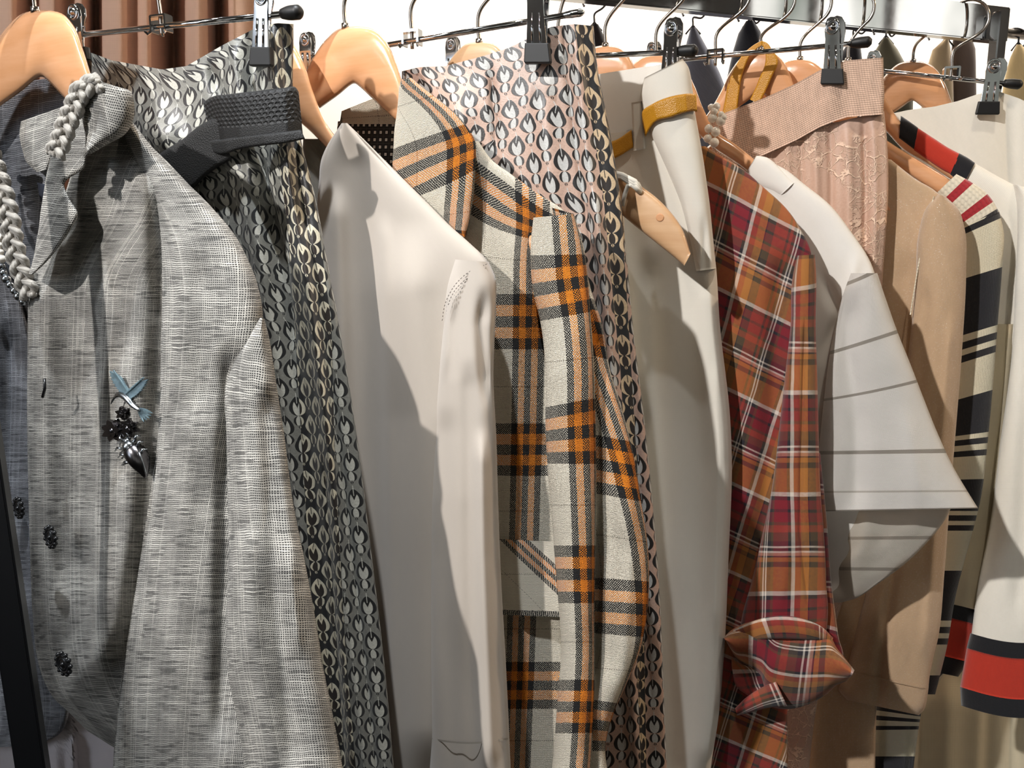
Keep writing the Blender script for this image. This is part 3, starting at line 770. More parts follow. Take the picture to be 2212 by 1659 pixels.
wood_hanger(P8, (1418, 118), .74, 'beech hanger with a pearl bracelet on its arm, holding the white blouse', sx=1.12,
   right=([(1418, 118), (1450, 122), (1478, 145), (1500, 185), (1518, 232), (1545, 280), (1590, 312), (1640, 352), (1740, 425), (1830, 500)],
          [(1418, 212), (1428, 216), (1450, 236), (1480, 262), (1510, 292), (1545, 322), (1590, 352), (1640, 390), (1730, 460), (1810, 540)]))
wood_hanger(P10, (1642, 108), .72, 'beech hanger under the two mustard leather straps')
wood_hanger(P11, (1728, 127), .68, 'beech hanger peeking between the mustard straps and the lace skirt clip, holding the striped sweater', sx=1.2,
   right=([(1728, 127), (1750, 130), (1775, 146), (1800, 180), (1830, 225), (1875, 275), (1920, 306), (1990, 350), (2058, 392), (2120, 440)],
          [(1728, 208), (1738, 214), (1760, 232), (1790, 258), (1830, 290), (1875, 322), (1925, 352), (1985, 392), (2045, 432), (2100, 480)]))
wood_hanger(P12, (1832, 130), .66, 'beech hanger behind the lace waistband, holding the ivory cardigan with a red stripe',
   right=([(1832, 130), (1854, 133), (1876, 152), (1895, 180), (1915, 215), (1945, 262), (2000, 300), (2060, 340), (2120, 380)],
          [(1832, 212), (1840, 216), (1862, 234), (1885, 256), (1915, 285), (1950, 322), (2000, 352), (2060, 392), (2110, 430)]))
wood_hanger(P13, (1972, 132), .68, 'rightmost beech hanger, arched above the white skirt waist', off=-.004, sx=1.15, HP=P13H)

clip_hanger(P1, ((150, 78), (648, 27)), (348, 52), 'chrome clip hanger holding the grey patterned skirt in front of the curtain',
   [(163, 8, 128, 44, -6), (560, -34, 142, 46, 4)], knob=(628, 28), coff=.009)
clip_hanger(P4, ((655, 128), (1240, 30)), (890, 82), 'chrome clip hanger holding the blush patterned skirt before the white wall',
   [(660, 70, 175, 38, -2), (1160, -50, 136, 56, -6)], knob=(1236, 30), knob_mat='chrome', coff=.009)
clip_hanger(P6, ((965, 135), (1476, 112)), (1207, 122), 'chrome clip hanger with a black end cap holding the ivory trousers',
   [(975, 80, 190, 36, -2), (1444, 38, 192, 46, 6)], knob=(1482, 110))
clip_hanger(P9, ((1400, 135), (1855, 93)), (1546, 122), 'chrome clip hanger with a black end cap holding the blush lace skirt',
   [(1410, 90, 190, 36, -2), (1798, 36, 182, 50, 0)], knob=(1858, 92), coff=.009)
clip_hanger(P14, ((1876, 151), (2176, 181)), (2055, 158), 'chrome clip hanger at the far right holding the white knit skirt',
   [(1884, 110, 235, 36, 0), (2134, 126, 247, 50, 16)], knob=(2186, 181), off=.004)
# ================================================================ L0 grey tweed jacket
J = thing('tweed_jacket', 'grey open-weave tweed jacket with braided collar and insect brooches, foremost at the left', 'jacket', PA.O)
ys = [250, 300, 360, 420, 480, 540, 600, 680, 760, 860, 960, 1080, 1200, 1320, 1420]
bodyL = [(225, 240), (188, 300), (160, 360), (140, 420), (120, 480), (88, 540), (64, 590), (60, 680), (58, 900), (62, 1100), (68, 1300), (80, 1420)]
bodyR = [(262, 240), (312, 300), (372, 360), (428, 420), (476, 470), (520, 530), (552, 600), (570, 700), (575, 900), (575, 1659)]
r = rowsy(bodyL, bodyR, ys) + [(110, 1500, 560, 1560), (150, 1540, 520, 1680), (190, 1580, 480, 1760)]
cloth('front_panel', PA, r, M['tweed'], J, -.004, .012, 3.0, N=110, M=150, nz=(.0012, 5, 2), anchor=.0, close=False,
      folds=[([(262, 330), (264, 700), (252, 900), (225, 1100), (200, 1300), (150, 1480)], .006, 26, 's'), ([(300, 330), (302, 700), (285, 950), (262, 1150), (235, 1350), (190, 1500)], .016, 42), ([(90, 640), (95, 1000), (110, 1400)], .006, 26), ([(170, 400), (175, 900), (150, 1300)], -.008, 50)])
side = [(262, 268, 285, 262), (280, 330, 335, 325), (300, 390, 395, 386), (322, 450, 455, 445), (338, 510, 510, 512), (345, 580, 545, 585), (346, 660, 566, 660), (345, 740, 566, 740), (344, 840, 560, 840), (338, 950, 545, 950),
        (320, 1080, 545, 1080), (298, 1220, 550, 1220), (275, 1360, 560, 1360), (256, 1500, 575, 1500), (245, 1640, 590, 1640), (240, 1760, 600, 1760)]
cloth('side_panel', PA, side, M['tweed'], J, .006, .030, 3.0, N=90, M=150, nz=(.0015, 4, 2), anchor=.5, shear=.10, offs=[-.010, -.012, -.010, -.006, -.002] + [0] * 11,
      folds=[([(500, 760), (490, 1100), (480, 1600)], -.010, 26), ([(400, 900), (390, 1250), (370, 1700)], .004, 30), ([(430, 560), (440, 900)], -.005, 30)])
slv = [(562, 686, 571, 688), (532, 724, 581, 728), (500, 766, 590, 782), (485, 820, 598, 836), (488, 940, 614, 940), (492, 1080, 632, 1080),
       (494, 1220, 660, 1220), (488, 1340, 682, 1340), (492, 1450, 700, 1450), (512, 1560, 722, 1560), (528, 1670, 740, 1660), (535, 1790, 750, 1790)]
cloth('sleeve', PA, slv, M['tweed'], J, .024, .028, 2.4, N=80, M=160, nz=(.002, 4, 2), anchor=.5, offs=[-.018, -.010, -.004, 0, .003, .004, .004, .004, .004], bth=.02,
      folds=[([(575, 850), (585, 1000), (600, 1300), (640, 1660)], -.006, 24), ([(530, 1150), (545, 1400), (590, 1700)], .005, 22), ([(620, 1200), (640, 1400)], .004, 18)])
# neck inside, far lapel side
cloth('inner_back', PA, [(-120, 200, 170, 160), (-110, 300, 165, 250), (-80, 400, 140, 360), (-60, 480, 110, 460), (-50, 560, 90, 560), (-50, 700, 85, 700)],
      M['tweed_shaded'], J, -.030, .006, 4, N=40, M=60, nz=(.002, 5, 2), folds=[([(60, 250), (60, 520)], .004, 30)])
cloth('inner_collar', PA, [(45, 262, 150, 225), (42, 292, 142, 262), (50, 330, 130, 300), (58, 352, 118, 335), (80, 372, 105, 365)],
      M['tweed'], J, -.008, .008, 3, N=30, M=30, nz=(.002, 5, 2))
from_bm('woven_label', prism(PA, [(79, 394), (100, 401), (94, 437), (87, 434)], -.019, -.016, .0003), M['label'], J)
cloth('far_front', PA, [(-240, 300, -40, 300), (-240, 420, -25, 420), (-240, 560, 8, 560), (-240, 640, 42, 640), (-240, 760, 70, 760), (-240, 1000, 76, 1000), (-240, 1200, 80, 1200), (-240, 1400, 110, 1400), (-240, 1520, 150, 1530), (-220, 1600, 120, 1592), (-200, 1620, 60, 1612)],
      M['tweed_shaded'], J, -.018, .010, 5, N=70, M=100, nz=(.002, 4, 2), folds=[([(20, 700), (30, 1500)], -.008, 20), ([(-60, 500), (-60, 1500)], .01, 40)])
lap = [(168, 196, 268, 206), (150, 232, 284, 240), (136, 268, 283, 268), (122, 300, 240, 306), (112, 332, 190, 334), (104, 362, 182, 362), (98, 392, 140, 396),
       (93, 424, 150, 428), (88, 455, 168, 463), (84, 490, 152, 498), (78, 525, 128, 532), (72, 558, 104, 562), (62, 592, 70, 594)]
cloth('lapel', PA, lap, M['tweed'], J, .019, .006, 4, N=44, M=110, nz=(.0010, 5, 2), shear=.6, anchor=.0)
col = [(196, 158, 236, 190), (176, 172, 280, 196), (168, 200, 290, 225), (172, 230, 287, 262), (178, 262, 270, 290), (184, 290, 232, 312), (184, 318, 194, 334)]
cloth('collar', PA, col, M['tweed'], J, .034, .018, 2.2, N=44, M=60, nz=(.0015, 6, 2), shear=-.5)
# braids: three strands each
def braid(name, P, path, off, w, parent, turns, mat=None):
    path = spline(path, 160); L = len(path); bm = bmesh.new()
    for k, j in [(a_, b_) for a_ in range(3) for b_ in range(4)]:
        pts = []
        for i, q in enumerate(path):
            d = path[min(i + 1, L - 1)] - path[max(i - 1, 0)]; d /= np.linalg.norm(d); n = np.array([-d[1], d[0]])
            ph = 2 * math.pi * (turns * i / L + k / 3)
            t2 = ph * 1.0 + j * math.pi / 2 + i * .12; ww = w * math.sin(ph) + .26 * w * math.cos(t2)
            pts.append(P.pt(q[0] + n[0] * ww, q[1] + n[1] * ww, off + .0024 * math.sin(2 * ph) + .0013 * math.sin(t2)))
        tube(pts, .0021 * w / 14, 6, bm=bm)
    me = from_bm(name, bm, mat or M['braid'], parent, True); return me
braid('collar_braid', PA, [(214, 176), (176, 196), (160, 232), (145, 265), (133, 300), (118, 335)], .050, 15, J, 2.4)
braid('front_braid', PA, [(-22, 330), (2, 400), (20, 470), (32, 540), (48, 595), (66, 640)], .006, 15, J, 3.6)
# buttons and buttonhole
def gear_button(P, px, py, off, parent, r=.0088, sx=1.0):
    bm = bmesh.new(); q = P.pt(px, py, off); z = np.array([0, 0, 1.])
    for k in range(11):
        a = 2 * math.pi * k / 11; sph(bm, q + (P.u * math.cos(a) * sx + z * math.sin(a)) * r, r * .22, 8)
    for rr, oo, tr in ((r * .80, 0, r * .17), (r * .5, .0004, r * .10)):
        tube([q + P.n * oo + (P.u * math.cos(a) * sx + z * math.sin(a)) * rr for a in np.linspace(0, 2 * math.pi, 25)[:-1]], tr, 8, True, bm)
    m = Matrix(((P.u[0] * sx, 0, P.n[0], 0), (P.u[1] * sx, 0, P.n[1], 0), (0, 1, 0, 0), (0, 0, 0, 1)))
    g = bmesh.ops.create_cone(bm, cap_ends=True, segments=24, radius1=r * .85, radius2=r * .75, depth=.002, matrix=Matrix.Translation(NV(q)) @ m)
    sph(bm, q + P.n * .001, r * .2, 8)
    return from_bm('button', bm, M['button'], parent, True)
gear_button(PA, 109, 1160, .020, J, sx=.8); gear_button(PA, 137, 1434, .021, J, .0095); gear_button(PA, 40, 1097, -.004, J, sx=.7)
from_bm('buttonhole', tube([PA.pt(96, 818, .0225), PA.pt(97, 838, .0235), PA.pt(92, 858, .0225)], .0012, 8), M['button'], J, True)
# undergarments at the left
B0 = thing('lilac_blouse', 'pale lilac blouse showing inside the open neck of the grey tweed jacket', 'blouse', PA.O)
cloth('front', PA, [(10, 420, 80, 440), (15, 470, 84, 470), (20, 540, 82, 540), (-10, 620, 78, 620), (-30, 760, 76, 760), (-60, 1100, 80, 1100), (-80, 1500, 160, 1500), (-60, 1640, 300, 1640), (-60, 1800, 320, 1800)],
      M['lilac'], B0, -.045, .012, 4, N=60, M=100, nz=(.002, 3, 2), folds=[([(156, 1560), (160, 1800)], .010, 7), ([(200, 1580), (205, 1800)], -.006, 22), ([(120, 1580), (120, 1800)], .008, 16), ([(60, 440), (70, 640)], .004, 8)])
NK = thing('pearl_necklace', 'pearl and metal bead necklace hanging at the left edge of the tweed jacket', 'necklace', PA.pt(0, 480, .01))
nrng = random.Random(3)
for i, q in enumerate(spline([(-28, 380), (-14, 440), (-2, 480), (6, 520), (8, 550), (14, 590), (34, 625), (46, 640), (56, 652)], 20)):
    bm = bmesh.new(); p = PA.pt(q[0] - 6, q[1], .004); sph(bm, p, .0030 if i % 3 else .0038, 14)
    from_bm('pearl' if i < 13 else 'metal_bead', bm, M['pearl'] if i < 13 else M['silver'], NK, True)
from_bm('cord', tube([PA.pt(q[0] - 6, q[1], .004) for q in spline([(-28, 380), (-14, 440), (-2, 480), (6, 520), (8, 550), (14, 590), (34, 625), (46, 640), (56, 652)], 30)], .0006, 6), M['silver'], NK, True)

# brooches ------------------------------------------------------
BO = .030
def leaf_pts(c, ang, L, Wd, n=14):
    o = []
    for t in np.linspace(0, 1, n): o.append((L * t, Wd * math.sin(math.pi * t ** .8) * .5))
    for t in np.linspace(1, 0, n)[1:-1]: o.append((L * t, -Wd * math.sin(math.pi * t ** .8) * .5))
    ca, sa = math.cos(ang), math.sin(ang); return [(c[0] + x * ca - y * sa, c[1] + x * sa + y * ca) for x, y in o]
bird = thing('bird_brooch', 'blue enamelled silver hummingbird brooch pinned on the grey tweed jacket', 'brooch', PA.pt(275, 850, BO), 'brooches on the tweed jacket')
def wing(c, ang, L, Wd, name, nf, side):
    bm = bmesh.new()
    for k in range(nf):
        t = k / (nf - 1); a = ang + side * (.25 + .95 * t); l = L * (.98 - .50 * t)
        prism(PA, leaf_pts((c[0] + math.cos(ang) * L * .38 * (1 - t), c[1] + math.sin(ang) * L * .38 * (1 - t)), a, l * .62, L * .15), BO - .001 + t * .0004, BO + .0008 + t * .0004, .0002, 1, bm)
    tube([PA.pt(c[0], c[1], BO + .001), PA.pt(c[0] + math.cos(ang) * L * .9, c[1] + math.sin(ang) * L * .9, BO + .001)], [.0012, .0006], 8, bm=bm)
    o = from_bm(name, bm, M['enamel'], bird, False); return o
wing((278, 845), math.radians(-126), 62, 60, 'wing', 8, -1)
wing((270, 852), math.radians(-42), 60, 66, 'wing', 9, 1)
bm = bmesh.new(); tube([PA.pt(x, y, BO + .0015) for x, y in spline([(240, 872), (247, 860), (258, 852), (274, 860), (288, 876), (302, 887)], 24)], [max(.0004, .0025 * math.sin(math.pi * (.06 + .86 * q)) ** .8) * (.65 if q < .25 else 1) for q in np.linspace(0, 1, 24)], 14, bm=bm)
from_bm('body', bm, M['silver'], bird, True)
bm = bmesh.new()
for k in range(5): prism(PA, leaf_pts((298, 882), math.radians(20 + k * 12), 32, 7), BO, BO + .001, .0002, 1, bm)
from_bm('tail', bm, M['enamel'], bird)
flo = thing('flower_brooch', 'dark gunmetal flower brooch between the bird and beetle brooches', 'brooch', PA.pt(250, 928, BO), 'brooches on the tweed jacket')
for (cx, cy, R, n) in ((243, 930, 26, 8), (276, 925, 22, 7), (262, 893, 15, 6)):
    bm = bmesh.new()
    for k in range(n): prism(PA, leaf_pts((cx, cy), 2 * math.pi * k / n + .3, R, R * .62), BO - .002, BO + .0006 + (k % 2) * .0008, .0003, 1, bm)
    for k in range(n): prism(PA, leaf_pts((cx, cy), 2 * math.pi * k / n + .7, R * .6, R * .4), BO, BO + .0024 + (k % 2) * .0006, .0003, 1, bm)
    sph(bm, PA.pt(cx, cy, BO + .002), .0018 * R / 22, 10); from_bm('flower_head', bm, M['gun'], flo)
bee = thing('beetle_brooch', 'smooth gunmetal beetle brooch lowest on the grey tweed jacket', 'brooch', PA.pt(300, 990, BO), 'brooches on the tweed jacket')
bm = bmesh.new(); ax = math.radians(63)
def bpt(l, w_, o=0.0): 
    return PA.pt(276 + l * math.cos(ax) - w_ * math.sin(ax), 958 + l * math.sin(ax) + w_ * math.cos(ax), BO + o)
path = [bpt(t * 84, -6 * math.sin(t * 3), -.001) for t in np.linspace(.18, 1, 16)]
tube(path, [.0078 * math.sin(math.pi * (t * .80 + .20) ** .9) * .95 + .0006 for t in np.linspace(.12, .98, 16)], 20, bm=bm); from_bm('wing_case', bm, M['gun'], bee, True)
bm = bmesh.new(); sph(bm, bpt(8, 0, .001), .0052, 16); sph(bm, bpt(-4, -2, .001), .0030, 12); from_bm('head', bm, M['silver'], bee, True)
bm = bmesh.new(); tube([bpt(18, -14, .005), bpt(40, -12, .0065), bpt(76, -6, .004)], .0005, 6, bm=bm); from_bm('wing_seam', bm, M['silver'], bee, True)
for s_, l in ((1, 6), (1, 22), (-1, 2), (-1, 16), (-1, 34), (1, 40)):
    bm = bmesh.new(); tube([bpt(l, s_ * 14, 0), bpt(l - 8, s_ * 24, .001), bpt(l - 4, s_ * 32, -.002)], [.0012, .0009, .0005], 8, bm=bm); from_bm('leg', bm, M['silver'], bee, True)
for s_ in (1, -1):
    bm = bmesh.new(); tube([bpt(-8, s_ * 4, .001), bpt(-18, s_ * 10, .002), bpt(-26, s_ * 6, .001)], [.0011, .0009, .0006], 8, bm=bm); from_bm('antenna', bm, M['silver'], bee, True)

# ================================================================ L1 grey patterned skirt
S1 = thing('patterned_skirt', 'silver and black motif jacquard skirt with a black leather belt, behind the grey jacket', 'skirt', P1.O)
top = [(170, 104), (240, 130), (350, 150), (402, 143), (480, 98), (530, 72), (560, 56), (600, 50), (634, 52)]
def toprow(top): return top
def skirt_rows(lefts, rights, ys): return rowsy(lefts, rights, ys)
r1 = [(170, 104, 634, 52), (176, 150, 634, 110), (190, 220, 633, 190), (230, 300, 648, 290), (280, 430, 682, 430), (320, 560, 706, 560), (370, 750, 741, 750), (410, 950, 772, 950), (450, 1200, 803, 1200), (500, 1450, 832, 1450), (540, 1660, 851, 1660), (560, 1850, 870, 1850)]
def cloth_topcurve(o, P, cols_top, rows_fade, off_fun=None): pass
pan1 = [([40, 200, 300, 500, 700, 1000, 1400, 1900], [584, 588, 596, 622, 636, 654, 680, 710], [700, 700, 660, 690, 716, 724, 746, 790])]
pl1 = [([(x0, 60), (x0 + 40, 400), (x0 + 120, 900), (x0 + 220, 1800)], a, w, k) for x0, a, w, k in ((585, .006, 12, 'g'), (540, -.006, 14, 'g'), (500, .006, 16, 'g'), (610, -.004, 8, 'c'))]
pl1 += [([(560, 320), (620, 560), (640, 760)], -.006, 9, 'c'), ([(500, 320), (560, 600), (600, 1000)], .006, 16), ([(662, 500), (700, 900), (760, 1659)], .005, 14), ([(455, 100), (490, 220)], -.006, 12), ([(330, 150), (360, 320)], .01, 46), ([(700, 1000), (745, 1659)], -.005, 8, 'c')]
# the waist dips between the clips: rows follow the dip in their first part
def dip_rows(rows): return rows
class Dip(Plane):
    def __init__(s, P, fn): s.O, s.u, s.n = P.O, P.u, P.n; s.fn = fn
    def pt(s, px, py, off=0.0):
        px = np.asarray(px, float); py = np.asarray(py, float)
        return Plane.pt(s, px, py + s.fn(px, py), off)
def mkdip(tops, y_fade, base):
    xs = [t[0] for t in tops]; yt = [t[1] for t in tops]
    bx = [base[0][0], base[1][0]]; by = [base[0][1], base[1][1]]
    def fn(px, py):
        d = np.interp(px, xs, yt) - np.interp(px, bx, by)
        return d * (1 - sm(by[0] + 20, y_fade, py))
    return fn
cloth('skirt_body', Dip(P1, mkdip(top, 520, ((170, 104), (634, 52)))), r1, M['jac1'], S1, 0.0, .012, 3.0, N=130, M=170, folds=pl1, nz=(.0008, 3, 2), anchor=1.0, panel=pan1, ufold=True, offs=[-.010, -.006, -.002] + [0] * 10)
belt = thing('leather_belt', 'wide black leather belt with a punched scale pattern around the silver patterned skirt', 'belt', P1.pt(550, 250, .02))
cloth('strap', P1, [(438, 222, 462, 322), (452, 212, 470, 326), (500, 203, 512, 318), (560, 196, 568, 312), (610, 190, 618, 306), (640, 190, 648, 302), (645, 198, 655, 298)], M['leather_b'], belt, .020, .004, 5, N=30, M=60, anchor=0, folds=[], close=True, offs=[-.010, 0, .004, .004, .003, 0, -.012])
cloth('edge_band', P1, [(444, 302, 452, 330), (470, 302, 476, 334), (512, 296, 520, 322), (568, 290, 574, 314), (618, 284, 624, 308), (650, 280, 659, 300)], M['leather_p'], belt, .025, .0022, 4, N=12, M=50, close=True, offs=[-.008, 0, .002, .003, .001, -.008])
cloth('tail', P1, [(470, 250, 500, 345), (430, 272, 470, 362), (395, 300, 440, 385), (360, 322, 420, 405), (335, 338, 400, 415), (318, 350, 385, 425)], M['leather_p'], belt, .018, .003, 5, N=20, M=40, close=True)

# ================================================================ L2 stone coat
C2 = thing('stone_coat', 'plain stone grey twill coat hanging between the silver skirt and the checked jacket', 'coat', P2.O)
bl = [(738, 266), (712, 305), (694, 345), (686, 420), (680, 560), (670, 800), (660, 1659), (660, 1850)]
br = [(748, 264), (790, 305), (835, 350), (905, 420), (975, 490), (1020, 530), (1052, 560), (1060, 640), (1060, 1850)]
cloth('front_panel', P2, rowsy(bl, br, [266, 285, 305, 345, 390, 440, 490, 530, 562, 640, 760, 900, 1100, 1350, 1600, 1850]), M['coat'], C2, 0.0, .014, 3.0, N=100, M=140, nz=(.0012, 3, 1),
      folds=[([(880, 500), (882, 640), (900, 780), (915, 900), (920, 1700)], .012, 60), ([(775, 250), (785, 500), (790, 800), (800, 1200), (810, 1800)], -.010, 55), ([(830, 480), (838, 800), (850, 1700)], .003, 16), ([(725, 420), (735, 700), (760, 1700)], .006, 22)])
cloth('sleeve', P2, [(978, 560, 1056, 566), (958, 620, 1070, 600), (952, 700, 1072, 660), (944, 780, 1068, 740), (934, 870, 1066, 820), (926, 960, 1072, 940), (922, 1100, 1076, 1080), (921, 1240, 1082, 1240), (922, 1400, 1091, 1400), (924, 1540, 1098, 1540), (926, 1680, 1104, 1680), (928, 1850, 1112, 1850)],
      M['coat'], C2, .010, .026, 2.3, N=70, M=130, nz=(.002, 3, 1.2), bth=.012, offs=[-.012, -.003, 0, 0, 0, 0],
      folds=[([(985, 620), (968, 700), (960, 800)], .004, 10), ([(1045, 640), (1040, 700), (1050, 850)], -.006, 14), ([(960, 900), (962, 1200), (990, 1850)], -.0035, 24), ([(1040, 950), (1042, 1200), (1060, 1659)], .006, 16), ([(1012, 800), (1022, 1850)], -.003, 18)])
for dx in (0, 11):
    pts = spline([(1052 - dx * .3, 570 + dx * .8), (1020, 583 + dx), (985, 613 + dx), (962 + dx * .4, 655 + dx), (954 + dx, 700 + dx)], 46); bm = bmesh.new()
    for i in range(0, 44, 2):
        o = .0315 - .011 * max(0, (pts[i][0] - 985) / 70) ** 1 - (.012 if pts[i][0] < 968 else 0.002)
        tube([P2.pt(*pts[i], o), P2.pt(*pts[i + 1], o)], .0003, 6, bm=bm)
    from_bm('stitching', bm, M['stitch'], C2, True)
cloth('cuff_seam', Dip(P2, lambda px, py: 10 * np.sin(np.clip((px - 925) / 175, 0, 1) * math.pi)), [(924.5, 1593, 1100, 1593), (924.8, 1595, 1100, 1595), (925, 1597, 1100, 1597)], M['seam_grey'], C2, .0106, .026, 2.3, N=60, M=4, back=False)
cloth('back_lining', P2, [(655, 300, 760, 300), (650, 400, 780, 400), (650, 900, 800, 900), (660, 1850, 860, 1850)], M['coat_in'], C2, -.022, .003, 5, N=20, M=30)

# ================================================================ L3 windowpane jacket
W3 = thing('checked_jacket', 'cream woven jacket with black and orange windowpane check and a pointed lapel', 'jacket', P3.O)
bl = [(985, 300), (1000, 380), (1005, 470), (1000, 560), (1000, 1850)]
br = [(1030, 300), (1062, 345), (1110, 380), (1165, 420), (1215, 452), (1240, 480), (1245, 560), (1240, 800), (1240, 1850)]
cloth('front_panel', P3, rowsy(bl, br, [305, 345, 380, 420, 455, 490, 560, 650, 800, 950, 1100, 1300, 1500, 1850]), M['plaid'], W3, 0.0, .010, 3, N=80, M=140, nz=(.001, 4, 2), uv0=(-.055, .059), anchor=.0, vfun=lambda x, y: .70 * (x - 1020) / 2560 * (1 - sm(440, 600, y)),
      folds=[([(1150, 480), (1165, 640), (1180, 1000)], -.006, 16), ([(1110, 500), (1115, 1600)], .003, 26)])
cloth('sleeve', P3, [(1152, 470, 1240, 462), (1146, 540, 1262, 540), (1150, 620, 1270, 600), (1168, 700, 1276, 680), (1178, 800, 1283, 790), (1178, 900, 1286, 880), (1182, 1000, 1288, 1000), (1190, 1100, 1288, 1100), (1198, 1200, 1286, 1200), (1206, 1300, 1284, 1300), (1212, 1400, 1284, 1400), (1205, 1500, 1284, 1500), (1198, 1600, 1280, 1600), (1190, 1700, 1275, 1700), (1190, 1850, 1275, 1850)],
      M['plaid'], W3, .020, .022, 2.4, N=60, M=140, nz=(.0016, 6, 5), uv0=(.0, .0743), anchor=.45, offs=[-.012, 0, 0, 0, 0],
      folds=[([(1235, 700), (1240, 1100), (1250, 1600)], .003, 16)], bth=.014)
cloth('sleeve_back', P3, [(1190, 448, 1240, 462), (1200, 520, 1258, 540), (1215, 600, 1275, 620), (1230, 690, 1300, 700), (1240, 780, 1318, 800), (1250, 870, 1345, 890), (1262, 960, 1368, 980), (1270, 1050, 1383, 1070), (1272, 1130, 1396, 1150), (1275, 1220, 1402, 1230), (1272, 1310, 1398, 1320), (1268, 1390, 1385, 1400), (1262, 1470, 1352, 1480), (1258, 1540, 1322, 1550), (1255, 1610, 1308, 1610), (1250, 1700, 1318, 1700), (1250, 1850, 1318, 1850)],
      M['plaid'], W3, .006, .018, 2.4, N=60, M=140, nz=(.0025, 6, 5), uv0=(.035, .002), anchor=.9, offs=[-.008, 0, 0, 0], shear=-.10,
      folds=[([(1290, 700), (1300, 1000), (1296, 1300), (1285, 1500)], -.008, 14), ([(1350, 950), (1365, 1200), (1345, 1450)], .003, 14)], bth=.012)
cloth('collar', P3, [(866, 172, 888, 168), (862, 190, 915, 190), (860, 215, 952, 218), (857, 245, 985, 246), (852, 280, 1012, 278), (850, 315, 1026, 305), (848, 350, 1028, 330), (848, 380, 1027, 356), (848, 402, 1026, 384), (856, 425, 1024, 414), (875, 448, 1020, 444), (915, 470, 1016, 474), (965, 492, 1008, 502), (1000, 510, 1004, 513)],
      M['plaid'], W3, .018, .010, 3.0, N=70, M=110, nz=(.001, 5, 3), uv0=(.028, .0986), anchor=1.0, vanchor=0.0, vfun=lambda x, y: -.31 * (x - 855) / 2560)
cloth('inner_collar', P3, [(738, 240, 838, 200), (736, 252, 850, 232), (734, 262, 858, 262), (732, 268, 858, 268)], M['plaid'], W3, -.014, .003, 5, N=30, M=20, uv0=(.056, .090))
cloth('lining', P3, [(730, 262, 860, 262), (726, 300, 860, 300), (724, 380, 858, 380), (720, 520, 900, 520)], M['dots'], W3, -.018, .002, 6, N=30, M=30)
cloth('lower_front', P3, [(985, 1160, 1240, 1172), (985, 1240, 1240, 1240), (985, 1290, 1240, 1290), (985, 1324, 1240, 1334)], M['plaid'], W3, .013, .003, 6, N=60, M=40, nz=(.0008, 5, 3), uv0=(-.009, .1088), shear=-1.1, anchor=.3)

# ================================================================ L4 blush patterned skirt
S4 = thing('patterned_skirt', 'blush and black motif jacquard skirt hanging behind the orange checked jacket', 'skirt', P4.O)
top = [(868, 154), (905, 145), (960, 143), (1040, 122), (1100, 103), (1150, 78), (1190, 58), (1240, 52), (1282, 56)]
r4 = [(868, 150, 1282, 56), (868, 200, 1290, 140), (872, 260, 1304, 215), (885, 330, 1320, 300), (900, 430, 1338, 410), (915, 560, 1354, 560), (930, 720, 1369, 720), (945, 900, 1391, 900), (960, 1100, 1411, 1100), (975, 1300, 1426, 1300), (985, 1500, 1434, 1500), (990, 1670, 1441, 1670), (995, 1850, 1448, 1850)]
pan4 = [([40, 200, 300, 420, 560, 800, 1000, 1300, 1850], [1236, 1262, 1285, 1303, 1316, 1340, 1352, 1372, 1390], [1330, 1335, 1345, 1350, 1349, 1364, 1376, 1390, 1400])]
cloth('skirt_body', Dip(P4, mkdip(top, 480, ((868, 150), (1282, 56)))), r4, M['jac2'], S4, 0.0, .011, 3.2, N=130, M=170, nz=(.0007, 3, 2), anchor=1.0, panel=pan4, ufold=True, uv0=(.0, .012), offs=[-.010, -.006, -.002] + [0] * 10,
      folds=[([(1240, 70), (1265, 300), (1300, 560), (1345, 1100), (1390, 1800)], .005, 14), ([(1215, 60), (1240, 300), (1282, 560), (1320, 1100)], -.005, 8, 'c'), ([(1060, 150), (1072, 320)], -.007, 9, 'c'),
             ([(1170, 200), (1210, 600)], .005, 26), ([(1340, 420), (1375, 900), (1405, 1500)], -.005, 8, 'c'), ([(1285, 420), (1330, 900), (1372, 1659)], .005, 12), ([(980, 160), (1000, 320)], .006, 40)])

# ================================================================ L5 strap over the notched tip
K5 = thing('camisole', 'cream lace camisole strap looped over the pale notched hanger tip', 'camisole', P5.pt(1360, 400, .0))
bm = bmesh.new()
for k in range(3):
    tube([P5.pt(x, y + k * 3, o) for x, y, o in ((1318, 372, -.006), (1345, 378, .010), (1372, 392 + k * 3, .0125), (1382, 408, .008), (1378, 398, -.010))], .0022, 8, bm=bm)
tube([P5.pt(x, y, .012) for x, y in ((1372, 396), (1356, 402), (1350, 420), (1344, 445))], .0020, 8, bm=bm)
from_bm('strap', bm, M['knit_w'], K5, True)
cloth('bodice', P5, [(1150, 400, 1346, 420), (1150, 520, 1350, 520), (1150, 800, 1352, 800), (1150, 1200, 1360, 1200)], M['knit_w'], K5, -.012, .003, 4, N=24, M=30)

from_bm('notch', prism(P5, [(1425 + 9 * math.cos(a), 470 + 9 * math.sin(a)) for a in np.linspace(0, 6.0, 14)], .0040, .0072, .0008), M['wood'], [o for o in bpy.data.objects if o.get('label', '').startswith('beech hanger whose pale')][0])

